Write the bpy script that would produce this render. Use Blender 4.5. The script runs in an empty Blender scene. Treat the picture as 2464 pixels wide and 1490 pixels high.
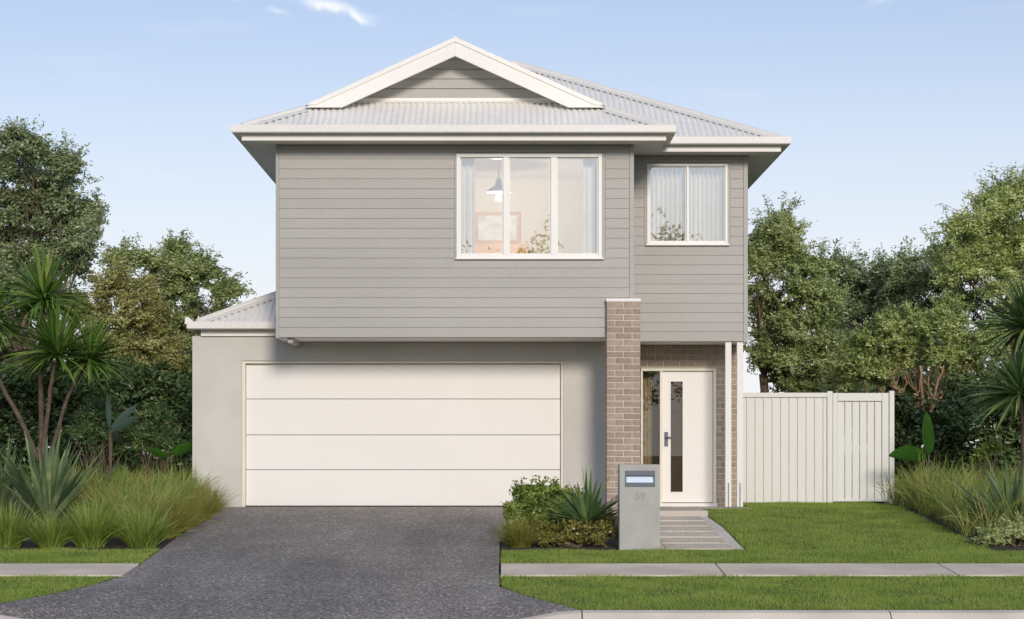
import bpy, math, random
import numpy as np
from mathutils import Vector, Matrix

random.seed(7)
RNG = np.random.default_rng(11)
SC = bpy.context.scene
COL = SC.collection
R = math.radians

# ------------------------------------------------------------------ camera
# The street falls away from the house; the garage wall stands at Y = 0, its floor at Z = 0.
CAM_D, CAM_H, F_PX = 34.1, 0.825, 5460.0        # distance, height, focal length (in 2464-px-wide units)
VPX, VPY = 1208.0, 1088.0
cam = bpy.data.cameras.new("camera")
cam.sensor_width = 36.0
cam.lens = 36.0 * F_PX / 2464.0
cam.shift_x = (1232.0 - VPX) / 2464.0
cam.shift_y = (VPY - 745.0) / 2464.0
cam.clip_end = 3000.0
cam_o = bpy.data.objects.new("camera", cam)
cam_o.location = (0.0, -CAM_D, CAM_H)
cam_o.rotation_euler = (R(90), 0, 0)
COL.objects.link(cam_o)
SC.camera = cam_o

# ------------------------------------------------------------------ sky, sun, exposure
SUN_EL, SUN_AZ = R(18.5), R(10.0)               # low, from in front of the house, to the right
SUN_STRENGTH, SUN_ANGLE = 1.95, R(12.0)
SKY_STRENGTH = 0.15
EXPOSURE = 0.27
sun_dir = Vector((math.sin(SUN_AZ) * math.cos(SUN_EL), -math.cos(SUN_AZ) * math.cos(SUN_EL), math.sin(SUN_EL)))
sun = bpy.data.lights.new("sun", 'SUN')
sun.energy = SUN_STRENGTH
sun.angle = SUN_ANGLE
sun.color = (1.0, 0.90, 0.78)
sun_o = bpy.data.objects.new("sun", sun)
sun_o.rotation_euler = sun_dir.to_track_quat('Z', 'Y').to_euler()
sun_o.location = (10, -30, 25)
COL.objects.link(sun_o)

world = bpy.data.worlds.new("World")
SC.world = world
world.use_nodes = True
wn, wl = world.node_tree.nodes, world.node_tree.links
wn.clear()
w_out = wn.new('ShaderNodeOutputWorld')
w_bg = wn.new('ShaderNodeBackground')
w_sky = wn.new('ShaderNodeTexSky')
w_sky.sky_type = 'NISHITA'
w_sky.sun_disc = False
w_sky.sun_elevation = SUN_EL
w_sky.sun_rotation = math.pi - SUN_AZ
w_sky.air_density = 1.0
w_sky.dust_density = 0.6
w_sky.ozone_density = 2.0
w_bg.inputs['Strength'].default_value = SKY_STRENGTH
# haze towards the horizon and thin drifting cirrus, both following the view direction over the whole dome
w_geo = wn.new('ShaderNodeTexCoord')
w_sep = wn.new('ShaderNodeSeparateXYZ')
wl.new(w_geo.outputs['Generated'], w_sep.inputs[0])
w_ramp = wn.new('ShaderNodeMapRange')
w_ramp.inputs['From Min'].default_value = 0.0
w_ramp.inputs['From Max'].default_value = 0.24
w_ramp.inputs['To Min'].default_value = 0.92
w_ramp.inputs['To Max'].default_value = 0.12
w_ramp.interpolation_type = 'SMOOTHSTEP'
wl.new(w_sep.outputs['Z'], w_ramp.inputs['Value'])
w_haze = wn.new('ShaderNodeMix')
w_haze.data_type = 'RGBA'
w_haze.inputs['B'].default_value = (5.25, 5.25, 5.4, 1)
wl.new(w_ramp.outputs[0], w_haze.inputs['Factor'])
w_tint = wn.new('ShaderNodeMix')                # white balance of the picture
w_tint.data_type = 'RGBA'; w_tint.blend_type = 'MULTIPLY'; w_tint.inputs['Factor'].default_value = 1.0
w_tint.inputs['B'].default_value = (0.505, 0.56, 0.69, 1)
w_hsv = wn.new('ShaderNodeHueSaturation')       # thin high haze takes the depth out of the blue
w_hsv.inputs['Saturation'].default_value = 0.74
wl.new(w_sky.outputs[0], w_hsv.inputs['Color'])
wl.new(w_hsv.outputs[0], w_tint.inputs['A'])
wl.new(w_tint.outputs['Result'], w_haze.inputs['A'])
w_map = wn.new('ShaderNodeMapping')
w_map.inputs['Location'].default_value = (0.0, 0.0, 0.0)
w_map.inputs['Rotation'].default_value = (0, R(14), 0)
w_map.inputs['Scale'].default_value = (7.0, 3.0, 42.0)
wl.new(w_geo.outputs['Generated'], w_map.inputs[0])
w_noise = wn.new('ShaderNodeTexNoise')
w_noise.inputs['Scale'].default_value = 1.0
w_noise.inputs['Detail'].default_value = 5.0
w_noise.inputs['Roughness'].default_value = 0.55
wl.new(w_map.outputs[0], w_noise.inputs['Vector'])
w_cl = wn.new('ShaderNodeMapRange')
w_cl.inputs['From Min'].default_value = 0.60
w_cl.inputs['From Max'].default_value = 0.85
w_cl.inputs['To Max'].default_value = 0.25
wl.new(w_noise.outputs['Fac'], w_cl.inputs['Value'])
def wmath(op, a, b=None, c=None):
    nd = wn.new('ShaderNodeMath'); nd.operation = op
    for i_, v_ in enumerate((a, b, c)):
        if v_ is None: continue
        if isinstance(v_, (int, float)): nd.inputs[i_].default_value = v_
        else: wl.new(v_, nd.inputs[i_])
    return nd.outputs[0]
# torn streaks of cirrus: (azimuth, elevation, half length, half width, tilt, weight)
w_n2 = wn.new('ShaderNodeTexNoise'); w_n2.inputs['Scale'].default_value = 55.0; w_n2.inputs['Detail'].default_value = 6.0
w_n2.inputs['Roughness'].default_value = 0.6
wl.new(w_geo.outputs['Generated'], w_n2.inputs['Vector'])
w_az = wmath('ARCTAN2', w_sep.outputs['X'], w_sep.outputs['Y'])
w_el = wmath('ARCSINE', w_sep.outputs['Z'])
w_wob = wmath('MULTIPLY', wmath('SUBTRACT', w_n2.outputs['Fac'], 0.5), 0.011)
w_sum = w_cl.outputs[0]
for az0, el0, ln_, wd_, tilt, wgt in ((-0.0745, 0.1935, 0.0135, 0.0021, -0.24, 1.0), (-0.0650, 0.1905, 0.0065, 0.0018, -0.42, 0.9), (-0.0865, 0.1980, 0.009, 0.0016, -0.15, 0.6), (-0.099, 0.1905, 0.0042, 0.0012, -0.1, 0.5), (-0.119, 0.1975, 0.004, 0.0012, -0.2, 0.4),
                                      (0.166, 0.194, 0.007, 0.0016, 0.3, 0.25), (0.52, 0.34, 0.06, 0.006, -0.2, 0.8), (-0.62, 0.42, 0.08, 0.008, 0.15, 0.8), (2.4, 0.5, 0.09, 0.01, 0.2, 0.8), (-2.2, 0.36, 0.07, 0.008, -0.2, 0.8)):
    da = wmath('SUBTRACT', w_az, az0)
    de = wmath('ADD', wmath('SUBTRACT', w_el, el0), w_wob)
    al = wmath('MULTIPLY_ADD', de, math.sin(tilt) / ln_, wmath('MULTIPLY', da, math.cos(tilt) / ln_))
    ac = wmath('MULTIPLY_ADD', de, math.cos(tilt) / wd_, wmath('MULTIPLY', da, -math.sin(tilt) / wd_))
    q = wmath('ADD', wmath('MULTIPLY', al, al), wmath('MULTIPLY', ac, ac))
    g_ = wmath('MULTIPLY', wmath('POWER', 2.718, wmath('MULTIPLY', q, -1.0)), wmath('MULTIPLY', wmath('MULTIPLY_ADD', w_n2.outputs['Fac'], 2.2, -0.25), wgt))
    w_sum = wmath('MAXIMUM', w_sum, g_)
w_fac = wn.new('ShaderNodeClamp'); w_fac.inputs['Max'].default_value = 0.92
wl.new(w_sum, w_fac.inputs[0])
w_cmix = wn.new('ShaderNodeMix')
w_cmix.data_type = 'RGBA'
w_cmix.inputs['B'].default_value = (5.7, 5.75, 5.9, 1)
wl.new(w_fac.outputs[0], w_cmix.inputs['Factor'])
wl.new(w_haze.outputs['Result'], w_cmix.inputs['A'])
wl.new(w_cmix.outputs['Result'], w_bg.inputs['Color'])
wl.new(w_bg.outputs[0], w_out.inputs[0])

vs = SC.view_settings
vs.view_transform = 'Standard'
vs.look = 'None'
vs.exposure = EXPOSURE
vs.gamma = 1.0
vs.use_curve_mapping = False
SC.cycles.use_denoising = True
SC.cycles.max_bounces = 8
SC.cycles.transparent_max_bounces = 16
SC.cycles.caustics_reflective = False
SC.cycles.caustics_refractive = False

# ------------------------------------------------------------------ helpers
def S(Y):
    return F_PX / (Y + CAM_D)

def W(px, py, Y):
    s = S(Y)
    return Vector(((px - VPX) / s, Y, CAM_H + (VPY - py) / s))

def gz(Y):
    return 0.06 * min(Y, 0.0)

def tag(o, label=None, cat=None, group=None, kind=None):
    if label: o['label'] = label
    if cat: o['category'] = cat
    if group: o['group'] = group
    if kind: o['kind'] = kind
    return o

def empty(name, loc=(0, 0, 0)):
    o = bpy.data.objects.new(name, None)
    o.location = loc
    o.empty_display_size = 0.2
    COL.objects.link(o)
    return o

def link(name, me, parent=None, loc=None, rot=None):
    o = bpy.data.objects.new(name, me)
    COL.objects.link(o)
    if loc is not None: o.location = loc
    if rot is not None: o.rotation_euler = rot
    if parent is not None:
        o.parent = parent
        pm = Matrix.Identity(4)
        p = parent
        chain = []
        while p is not None:
            chain.append(p); p = p.parent
        for q in reversed(chain):
            pm = pm @ q.matrix_parent_inverse @ Matrix.LocRotScale(q.location, q.rotation_euler, q.scale)
        o.matrix_parent_inverse = pm.inverted()
    return o

class MB:
    """Collects polygons for one mesh."""
    def __init__(self):
        self.v, self.f = [], []
    def add(self, verts, faces):
        b = len(self.v)
        self.v += [tuple(p) for p in verts]
        self.f += [tuple(b + i for i in f) for f in faces]
        return self
    def box(self, x0, x1, y0, y1, z0, z1):
        v = [(x0, y0, z0), (x1, y0, z0), (x1, y1, z0), (x0, y1, z0),
             (x0, y0, z1), (x1, y0, z1), (x1, y1, z1), (x0, y1, z1)]
        f = [(0, 3, 2, 1), (4, 5, 6, 7), (0, 1, 5, 4), (1, 2, 6, 5), (2, 3, 7, 6), (3, 0, 4, 7)]
        return self.add(v, f)
    def prism(self, poly, axis, a0, a1):
        """poly: 2-D points in the plane across axis, extruded from a0 to a1."""
        n = len(poly)
        def mk(p, a):
            if axis == 'x': return (a, p[0], p[1])
            if axis == 'y': return (p[0], a, p[1])
            return (p[0], p[1], a)
        v = [mk(p, a0) for p in poly] + [mk(p, a1) for p in poly]
        f = [tuple(range(n - 1, -1, -1)), tuple(range(n, 2 * n))]
        f += [(i, (i + 1) % n, n + (i + 1) % n, n + i) for i in range(n)]
        return self.add(v, f)
    def sweep(self, prof, path):
        """prof: (outward, z) points; path: plan points walked with the outside on the right."""
        n, m = len(prof), len(path)
        rows = []
        for i, p in enumerate(path):
            d0 = None if i == 0 else (Vector(path[i]) - Vector(path[i - 1])).normalized()
            d1 = None if i == m - 1 else (Vector(path[i + 1]) - Vector(path[i])).normalized()
            n0 = None if d0 is None else Vector((d0.y, -d0.x))
            n1 = None if d1 is None else Vector((d1.y, -d1.x))
            if n0 is None: nn = n1
            elif n1 is None: nn = n0
            else:
                nn = (n0 + n1)
                nn = nn / max(nn.dot(n0), 0.2)
            rows.append([(p[0] + nn.x * o, p[1] + nn.y * o, z) for o, z in prof])
        v = [q for r in rows for q in r]
        f = []
        for i in range(m - 1):
            for k in range(n):
                a, b = i * n + k, i * n + (k + 1) % n
                f.append((a, a + n, b + n, b))
        f.append(tuple(range(n)))
        f.append(tuple((m - 1) * n + k for k in range(n - 1, -1, -1)))
        return self.add(v, f)
    def tube(self, pts, radii, sides=6):
        pts = [Vector(p) for p in pts]
        rows = []
        for i, p in enumerate(pts):
            t = (pts[min(i + 1, len(pts) - 1)] - pts[max(i - 1, 0)]).normalized()
            a = t.orthogonal().normalized() if i == 0 else (rows_a - t * rows_a.dot(t)).normalized()
            rows_a = a
            b = t.cross(a)
            rows.append([p + (a * math.cos(2 * math.pi * k / sides) + b * math.sin(2 * math.pi * k / sides)) * radii[i] for k in range(sides)])
        v = [q for r in rows for q in r]
        f = []
        for i in range(len(pts) - 1):
            for k in range(sides):
                a0, b0 = i * sides + k, i * sides + (k + 1) % sides
                f.append((a0, b0, b0 + sides, a0 + sides))
        f.append(tuple(range(sides - 1, -1, -1)))
        f.append(tuple((len(pts) - 1) * sides + k for k in range(sides)))
        return self.add(v, f)
    def mesh(self, name, mat, smooth=False):
        me = bpy.data.meshes.new(name)
        me.from_pydata(self.v, [], self.f)
        me.materials.append(mat)
        if smooth:
            me.polygons.foreach_set('use_smooth', [True] * len(me.polygons))
        me.update()
        return me
    def build(self, name, mat, parent=None, bevel=0.0, smooth=False):
        o = link(name, self.mesh(name, mat, smooth), parent)
        if bevel:
            bm_ = o.modifiers.new("bevel", 'BEVEL')
            bm_.width = bevel
            bm_.segments = 2
            bm_.limit_method = 'ANGLE'
        return o

def np_mesh(name, verts, faces, mat, smooth=True):
    """verts (N,3), faces (M,k) with one k."""
    me = bpy.data.meshes.new(name)
    nv, nf, k = len(verts), len(faces), faces.shape[1]
    me.vertices.add(nv)
    me.vertices.foreach_set('co', verts.astype(np.float32).ravel())
    me.loops.add(nf * k)
    me.loops.foreach_set('vertex_index', faces.astype(np.int32).ravel())
    me.polygons.add(nf)
    me.polygons.foreach_set('loop_start', np.arange(0, nf * k, k, dtype=np.int32))
    if smooth:
        me.polygons.foreach_set('use_smooth', np.ones(nf, dtype=bool))
    me.materials.append(mat)
    me.update(calc_edges=True)
    return me

# ------------------------------------------------------------------ materials
def new_mat(name):
    m = bpy.data.materials.new(name)
    m.use_nodes = True
    nt = m.node_tree
    return m, nt.nodes, nt.links, nt.nodes['Principled BSDF']

def surf(name, col, rough=0.6, var=0.08, scale=3.0, fine=60.0, bump=0.1, bump_d=0.002, spec=0.5, metal=0.0, fine_var=0.04, stretch=(1, 1, 1), rand=0.0):
    """painted or rendered surface: broad tone drift, fine mottling, fine relief"""
    m, n, l, b = new_mat(name)
    tc = n.new('ShaderNodeTexCoord')
    mp = n.new('ShaderNodeMapping'); mp.inputs['Scale'].default_value = stretch
    l.new(tc.outputs['Object'], mp.inputs[0])
    n1 = n.new('ShaderNodeTexNoise'); n1.inputs['Scale'].default_value = scale; n1.inputs['Detail'].default_value = 4
    n2 = n.new('ShaderNodeTexNoise'); n2.inputs['Scale'].default_value = fine; n2.inputs['Detail'].default_value = 3
    l.new(mp.outputs[0], n1.inputs['Vector']); l.new(mp.outputs[0], n2.inputs['Vector'])
    r1 = n.new('ShaderNodeMapRange'); r1.inputs['From Min'].default_value = 0.3; r1.inputs['From Max'].default_value = 0.7
    r1.inputs['To Min'].default_value = 1 - var; r1.inputs['To Max'].default_value = 1 + var
    r2 = n.new('ShaderNodeMapRange'); r2.inputs['From Min'].default_value = 0.3; r2.inputs['From Max'].default_value = 0.7
    r2.inputs['To Min'].default_value = 1 - fine_var; r2.inputs['To Max'].default_value = 1 + fine_var
    l.new(n1.outputs['Fac'], r1.inputs['Value']); l.new(n2.outputs['Fac'], r2.inputs['Value'])
    mu = n.new('ShaderNodeMath'); mu.operation = 'MULTIPLY'
    l.new(r1.outputs[0], mu.inputs[0]); l.new(r2.outputs[0], mu.inputs[1])
    last = mu.outputs[0]
    if rand:
        oi = n.new('ShaderNodeObjectInfo')
        r3 = n.new('ShaderNodeMapRange'); r3.inputs['To Min'].default_value = 1 - rand; r3.inputs['To Max'].default_value = 1 + rand
        l.new(oi.outputs['Random'], r3.inputs['Value'])
        m3 = n.new('ShaderNodeMath'); m3.operation = 'MULTIPLY'
        l.new(last, m3.inputs[0]); l.new(r3.outputs[0], m3.inputs[1])
        last = m3.outputs[0]
    vm = n.new('ShaderNodeVectorMath'); vm.operation = 'SCALE'
    vm.inputs[0].default_value = col[:3]
    l.new(last, vm.inputs['Scale'])
    l.new(vm.outputs[0], b.inputs['Base Color'])
    b.inputs['Roughness'].default_value = rough
    b.inputs['Specular IOR Level'].default_value = spec
    b.inputs['Metallic'].default_value = metal
    if bump:
        bp = n.new('ShaderNodeBump'); bp.inputs['Strength'].default_value = bump; bp.inputs['Distance'].default_value = bump_d
        l.new(n2.outputs['Fac'], bp.inputs['Height'])
        l.new(bp.outputs[0], b.inputs['Normal'])
    return m

def leaf_mat(name, cols, rough=0.34, trans=0.45, clump=1.2, spec=0.6):
    """foliage: every leaf its own tone, drifting from clump to clump"""
    m, n, l, b = new_mat(name)
    g = n.new('ShaderNodeNewGeometry')
    tc = n.new('ShaderNodeTexCoord')
    no = n.new('ShaderNodeTexNoise'); no.inputs['Scale'].default_value = clump; no.inputs['Detail'].default_value = 3
    l.new(tc.outputs['Object'], no.inputs['Vector'])
    ad = n.new('ShaderNodeMath'); ad.operation = 'MULTIPLY_ADD'; ad.inputs[1].default_value = 0.62; 
    l.new(g.outputs['Random Per Island'], ad.inputs[0])
    mr = n.new('ShaderNodeMapRange'); mr.inputs['From Min'].default_value = 0.32; mr.inputs['From Max'].default_value = 0.68
    mr.inputs['To Min'].default_value = 0.0; mr.inputs['To Max'].default_value = 0.38
    l.new(no.outputs['Fac'], mr.inputs['Value'])
    l.new(mr.outputs[0], ad.inputs[2])
    cr = n.new('ShaderNodeValToRGB')
    el = cr.color_ramp.elements
    el[0].position = 0.0; el[0].color = (*cols[0], 1)
    el[1].position = 1.0; el[1].color = (*cols[-1], 1)
    for i, c in enumerate(cols[1:-1]):
        e = el.new((i + 1) / (len(cols) - 1)); e.color = (*c, 1)
    l.new(ad.outputs[0], cr.inputs[0])
    l.new(cr.outputs[0], b.inputs['Base Color'])
    b.inputs['Roughness'].default_value = rough
    b.inputs['Specular IOR Level'].default_value = spec
    tr = n.new('ShaderNodeBsdfTranslucent')
    l.new(cr.outputs[0], tr.inputs['Color'])
    mx = n.new('ShaderNodeMixShader'); mx.inputs[0].default_value = trans
    l.new(b.outputs[0], mx.inputs[1]); l.new(tr.outputs[0], mx.inputs[2])
    l.new(mx.outputs[0], n['Material Output'].inputs[0])
    return m

def glass_mat(name, refl=0.2, tint=(0.95, 0.97, 0.97)):
    m, n, l, b = new_mat(name)
    n.remove(b)
    t = n.new('ShaderNodeBsdfTransparent'); t.inputs[0].default_value = (*tint, 1)
    g = n.new('ShaderNodeBsdfGlossy'); g.inputs['Roughness'].default_value = 0.0; g.inputs['Color'].default_value = (0.95, 0.97, 1.0, 1)
    fr = n.new('ShaderNodeFresnel'); fr.inputs[0].default_value = 1.5
    ad = n.new('ShaderNodeMath'); ad.operation = 'ADD'; ad.use_clamp = True; ad.inputs[1].default_value = refl
    l.new(fr.outputs[0], ad.inputs[0])
    mx = n.new('ShaderNodeMixShader')
    l.new(ad.outputs[0], mx.inputs[0]); l.new(t.outputs[0], mx.inputs[1]); l.new(g.outputs[0], mx.inputs[2])
    l.new(mx.outputs[0], n['Material Output'].inputs[0])
    return m

def aggregate_mat(name, cols, scale=90.0, rough=0.75, bump=0.5, patch=0.12):
    """exposed-aggregate concrete: pebbles of mixed tone in a darker binder"""
    m, n, l, b = new_mat(name)
    tc = n.new('ShaderNodeTexCoord')
    v = n.new('ShaderNodeTexVoronoi'); v.inputs['Scale'].default_value = scale
    l.new(tc.outputs['Object'], v.inputs['Vector'])
    sp = n.new('ShaderNodeSeparateColor'); l.new(v.outputs['Color'], sp.inputs[0])
    cr = n.new('ShaderNodeValToRGB'); cr.color_ramp.interpolation = 'CONSTANT'
    el = cr.color_ramp.elements
    el[0].position = 0; el[0].color = (*cols[0][1], 1)
    el[1].position = cols[1][0]; el[1].color = (*cols[1][1], 1)
    for p, c in cols[2:]:
        e = el.new(p); e.color = (*c, 1)
    l.new(sp.outputs[0], cr.inputs[0])
    no = n.new('ShaderNodeTexNoise'); no.inputs['Scale'].default_value = 0.55; no.inputs['Detail'].default_value = 5
    l.new(tc.outputs['Object'], no.inputs['Vector'])
    mr = n.new('ShaderNodeMapRange'); mr.inputs['From Min'].default_value = 0.3; mr.inputs['From Max'].default_value = 0.7
    mr.inputs['To Min'].default_value = 1 - patch; mr.inputs['To Max'].default_value = 1 + patch
    l.new(no.outputs['Fac'], mr.inputs['Value'])
    mp = n.new('ShaderNodeMapping'); mp.inputs['Scale'].default_value = (1.0, 0.16, 1.0)
    l.new(tc.outputs['Object'], mp.inputs[0])
    n3 = n.new('ShaderNodeTexNoise'); n3.inputs['Scale'].default_value = 1.7; n3.inputs['Detail'].default_value = 4
    l.new(mp.outputs[0], n3.inputs['Vector'])
    m3 = n.new('ShaderNodeMapRange'); m3.inputs['From Min'].default_value = 0.35; m3.inputs['From Max'].default_value = 0.65
    m3.inputs['To Min'].default_value = 1 - patch * 0.6; m3.inputs['To Max'].default_value = 1 + patch * 0.6
    l.new(n3.outputs['Fac'], m3.inputs['Value'])
    n4 = n.new('ShaderNodeTexNoise'); n4.inputs['Scale'].default_value = 3.1; n4.inputs['Detail'].default_value = 2
    l.new(tc.outputs['Object'], n4.inputs['Vector'])
    m4 = n.new('ShaderNodeMapRange'); m4.inputs['From Min'].default_value = 0.66; m4.inputs['From Max'].default_value = 0.74
    m4.inputs['To Min'].default_value = 1.0; m4.inputs['To Max'].default_value = 0.86
    l.new(n4.outputs['Fac'], m4.inputs['Value'])
    q1 = n.new('ShaderNodeMath'); q1.operation = 'MULTIPLY'; l.new(mr.outputs[0], q1.inputs[0]); l.new(m3.outputs[0], q1.inputs[1])
    q2 = n.new('ShaderNodeMath'); q2.operation = 'MULTIPLY'; l.new(q1.outputs[0], q2.inputs[0]); l.new(m4.outputs[0], q2.inputs[1])
    vm = n.new('ShaderNodeVectorMath'); vm.operation = 'SCALE'
    l.new(cr.outputs[0], vm.inputs[0]); l.new(q2.outputs[0], vm.inputs['Scale'])
    l.new(vm.outputs[0], b.inputs['Base Color'])
    b.inputs['Roughness'].default_value = rough
    bp = n.new('ShaderNodeBump'); bp.inputs['Strength'].default_value = bump; bp.inputs['Distance'].default_value = 0.004
    bp.invert = True
    l.new(v.outputs['Distance'], bp.inputs['Height'])
    l.new(bp.outputs[0], b.inputs['Normal'])
    return m

M = {}
M['clad'] = surf('grey_weatherboard_paint', (0.408, 0.394, 0.368), 0.55, 0.06, 1.2, 40, 0.05, stretch=(0.3, 1, 1), rand=0.025)
M['clad_back'] = surf('cladding_backing', (0.36, 0.35, 0.325), 0.7)
M['white'] = surf('white_trim_paint', (0.80, 0.78, 0.745), 0.45, 0.03, 2, 50, 0.03)
M['window_white'] = surf('white_window_coating', (0.82, 0.81, 0.78), 0.35, 0.02, 2, 50, 0.0)
M['roof'] = surf('white_steel_roof', (0.90, 0.885, 0.85), 0.42, 0.04, 0.8, 8, 0.0, spec=0.5, rand=0.0)
M['gutter'] = surf('white_steel_gutter', (0.79, 0.77, 0.73), 0.4, 0.03, 1.5, 20, 0.0)
M['soffit'] = surf('soffit_paint', (0.86, 0.84, 0.80), 0.6, 0.03, 1.5, 40, 0.0)
M['render'] = surf('textured_render', (0.60, 0.58, 0.535), 0.85, 0.07, 1.3, 220, 0.5, 0.004, fine_var=0.05)
M['door'] = surf('white_garage_door', (0.82, 0.795, 0.755), 0.5, 0.02, 0.6, 120, 0.1, 0.001, fine_var=0.015)
M['entry_door'] = surf('white_entry_door', (0.83, 0.805, 0.77), 0.4, 0.02, 0.6, 60, 0.0)
M['frame_cream'] = surf('cream_door_frame', (0.78, 0.72, 0.62), 0.45, 0.03, 2, 40, 0.0)
M['brick'] = surf('brown_face_brick', (0.355, 0.280, 0.225), 0.85, 0.16, 9, 160, 0.5, 0.003, fine_var=0.12, rand=0.14)
M['mortar'] = surf('cream_mortar', (0.70, 0.64, 0.55), 0.9, 0.08, 8, 120, 0.4, 0.002)
M['concrete'] = surf('pale_concrete', (0.72, 0.625, 0.515), 0.85, 0.20, 1.1, 130, 0.4, 0.003, fine_var=0.09, rand=0.05)
M['kerb'] = surf('kerb_concrete', (0.70, 0.63, 0.53), 0.85, 0.14, 1.4, 120, 0.4, 0.003, fine_var=0.08, rand=0.03)
M['porch'] = surf('porch_concrete', (0.55, 0.49, 0.43), 0.8, 0.08, 2, 120, 0.3, 0.002)
M['slab'] = aggregate_mat('tan_path_aggregate', [(0, (0.60, 0.53, 0.42)), (0.3, (0.68, 0.60, 0.48)), (0.65, (0.50, 0.44, 0.35)), (0.85, (0.70, 0.63, 0.52))], 60, 0.85, 0.3)
M['path_edge'] = aggregate_mat('pale_path_gravel', [(0, (0.76, 0.72, 0.63)), (0.35, (0.64, 0.59, 0.50)), (0.7, (0.82, 0.78, 0.70)), (0.9, (0.52, 0.47, 0.40))], 45, 0.85, 0.6)
M['drive'] = aggregate_mat('charcoal_exposed_aggregate', [(0, (0.180, 0.168, 0.158)), (0.25, (0.275, 0.248, 0.225)), (0.5, (0.120, 0.112, 0.108)), (0.68, (0.345, 0.310, 0.280)), (0.86, (0.205, 0.172, 0.152)), (0.95, (0.60, 0.55, 0.50))], 46, 0.75, 0.7, 0.20)  # patch noise raised so its broad tones stand in for soft shadow bands
M['asphalt'] = aggregate_mat('pale_bounce_asphalt', [(0, (0.16, 0.155, 0.15)), (0.5, (0.21, 0.20, 0.19)), (0.9, (0.28, 0.27, 0.25))], 80, 0.85)  # unseen road, lightened to bounce more light up to the soffits
M['letterbox'] = surf('grey_letterbox_render', (0.42, 0.42, 0.40), 0.85, 0.06, 4, 180, 0.4, 0.003)
M['steel_dark'] = surf('blue_grey_metal', (0.10, 0.125, 0.155), 0.45, 0.05, 8, 60, 0.0)
M['steel_light'] = surf('pale_blue_metal', (0.50, 0.60, 0.74), 0.35, 0.03, 6, 60, 0.0, metal=0.2)
M['fence'] = surf('off_white_fence_steel', (0.74, 0.74, 0.70), 0.45, 0.012, 0.5, 6, 0.0, fine_var=0.008)
M['gap'] = surf('dark_gap', (0.05, 0.05, 0.05), 0.9)
M['soil'] = surf('dark_garden_mulch', (0.055, 0.042, 0.032), 0.95, 0.35, 6, 60, 1.0, 0.02, fine_var=0.4)
M['turf'] = surf('turf_base', (0.055, 0.075, 0.022), 0.95, 0.3, 4, 90, 1.0, 0.02, fine_var=0.35)
M['ground'] = surf('rough_grass_ground', (0.13, 0.14, 0.055), 0.95, 0.3, 0.5, 20, 0.6, 0.03, fine_var=0.3)  # terrain lightened too, for bounce light under the eaves
M['glass'] = glass_mat('window_glass', 0.17)
M['glass_dark'] = glass_mat('entry_glass', 0.03, (0.75, 0.72, 0.66))
M['curtain'] = surf('white_curtain', (0.88, 0.81, 0.71), 0.9, 0.05, 4, 300, 0.2, 0.001)
M['drape'] = surf('cream_drape', (0.78, 0.71, 0.52), 0.9, 0.12, 4, 300, 0.2, 0.001)
M['room'] = surf('cream_room_paint', (0.74, 0.69, 0.60), 0.8, 0.03)
M['room_floor'] = surf('timber_floor', (0.30, 0.19, 0.10), 0.5, 0.2, 3, 30, 0.0, stretch=(1, 6, 1))
M['wood'] = surf('honey_timber', (0.52, 0.27, 0.08), 0.5, 0.2, 4, 40, 0.1, stretch=(1, 1, 6))
M['timber_dark'] = surf('brown_timber', (0.20, 0.135, 0.085), 0.5, 0.2, 5, 40, 0.1, stretch=(1, 1, 6))
M['paper'] = surf('pale_print', (0.70, 0.72, 0.76), 0.7, 0.25, 6, 30, 0.0)
M['lamp_metal'] = surf('blue_grey_lampshade', (0.30, 0.36, 0.42), 0.4, 0.04)
M['bark'] = surf('grey_brown_bark', (0.13, 0.095, 0.07), 0.9, 0.3, 6, 40, 1.0, 0.01, stretch=(1, 1, 0.3), fine_var=0.25)
M['bark_orange'] = surf('pale_orange_bark', (0.36, 0.23, 0.13), 0.85, 0.35, 5, 40, 0.8, 0.008, stretch=(1, 1, 0.3), fine_var=0.2)
M['bark_red'] = surf('reddish_cordyline_bark', (0.115, 0.080, 0.058), 0.9, 0.3, 6, 50, 1.0, 0.01, stretch=(1, 1, 2), fine_var=0.25)
L = {}
L['dark'] = leaf_mat('deep_green_leaves', [(0.086, 0.137, 0.068), (0.257, 0.334, 0.164), (0.483, 0.564, 0.281), (0.78, 0.78, 0.593)])  # tree ramps end pale, putting glossy sky highlights into the leaf colour
L['mid'] = leaf_mat('mid_green_leaves', [(0.101, 0.155, 0.062), (0.303, 0.386, 0.149), (0.576, 0.653, 0.265), (0.78, 0.78, 0.546)])
L['olive'] = leaf_mat('olive_leaves', [(0.132, 0.153, 0.055), (0.372, 0.389, 0.138), (0.624, 0.602, 0.250), (0.780, 0.780, 0.450)])
L['pale'] = leaf_mat('pale_green_leaves', [(0.125, 0.193, 0.066), (0.405, 0.505, 0.18), (0.716, 0.78, 0.312), (0.78, 0.78, 0.593)])
L['shade'] = leaf_mat('painted_shade_leaves', [(0.030, 0.057, 0.022), (0.068, 0.121, 0.038), (0.135, 0.203, 0.068), (0.230, 0.297, 0.121)], trans=0.15)  # dark tones put the undergrowth's shade into the leaf colour
L['shrub'] = leaf_mat('fresh_shrub_leaves', [(0.069, 0.127, 0.026), (0.218, 0.322, 0.061), (0.414, 0.506, 0.121), (0.690, 0.690, 0.308)], clump=4)
L['mixed'] = leaf_mat('mottled_shrub_leaves', [(0.075, 0.094, 0.031), (0.275, 0.288, 0.072), (0.475, 0.400, 0.114), (0.250, 0.338, 0.102)], clump=5)
L['cord'] = leaf_mat('cordyline_leaves', [(0.040, 0.095, 0.020), (0.092, 0.196, 0.033), (0.184, 0.308, 0.061), (0.414, 0.403, 0.143)], 0.35, 0.25, 2.0, 0.5)
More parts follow.
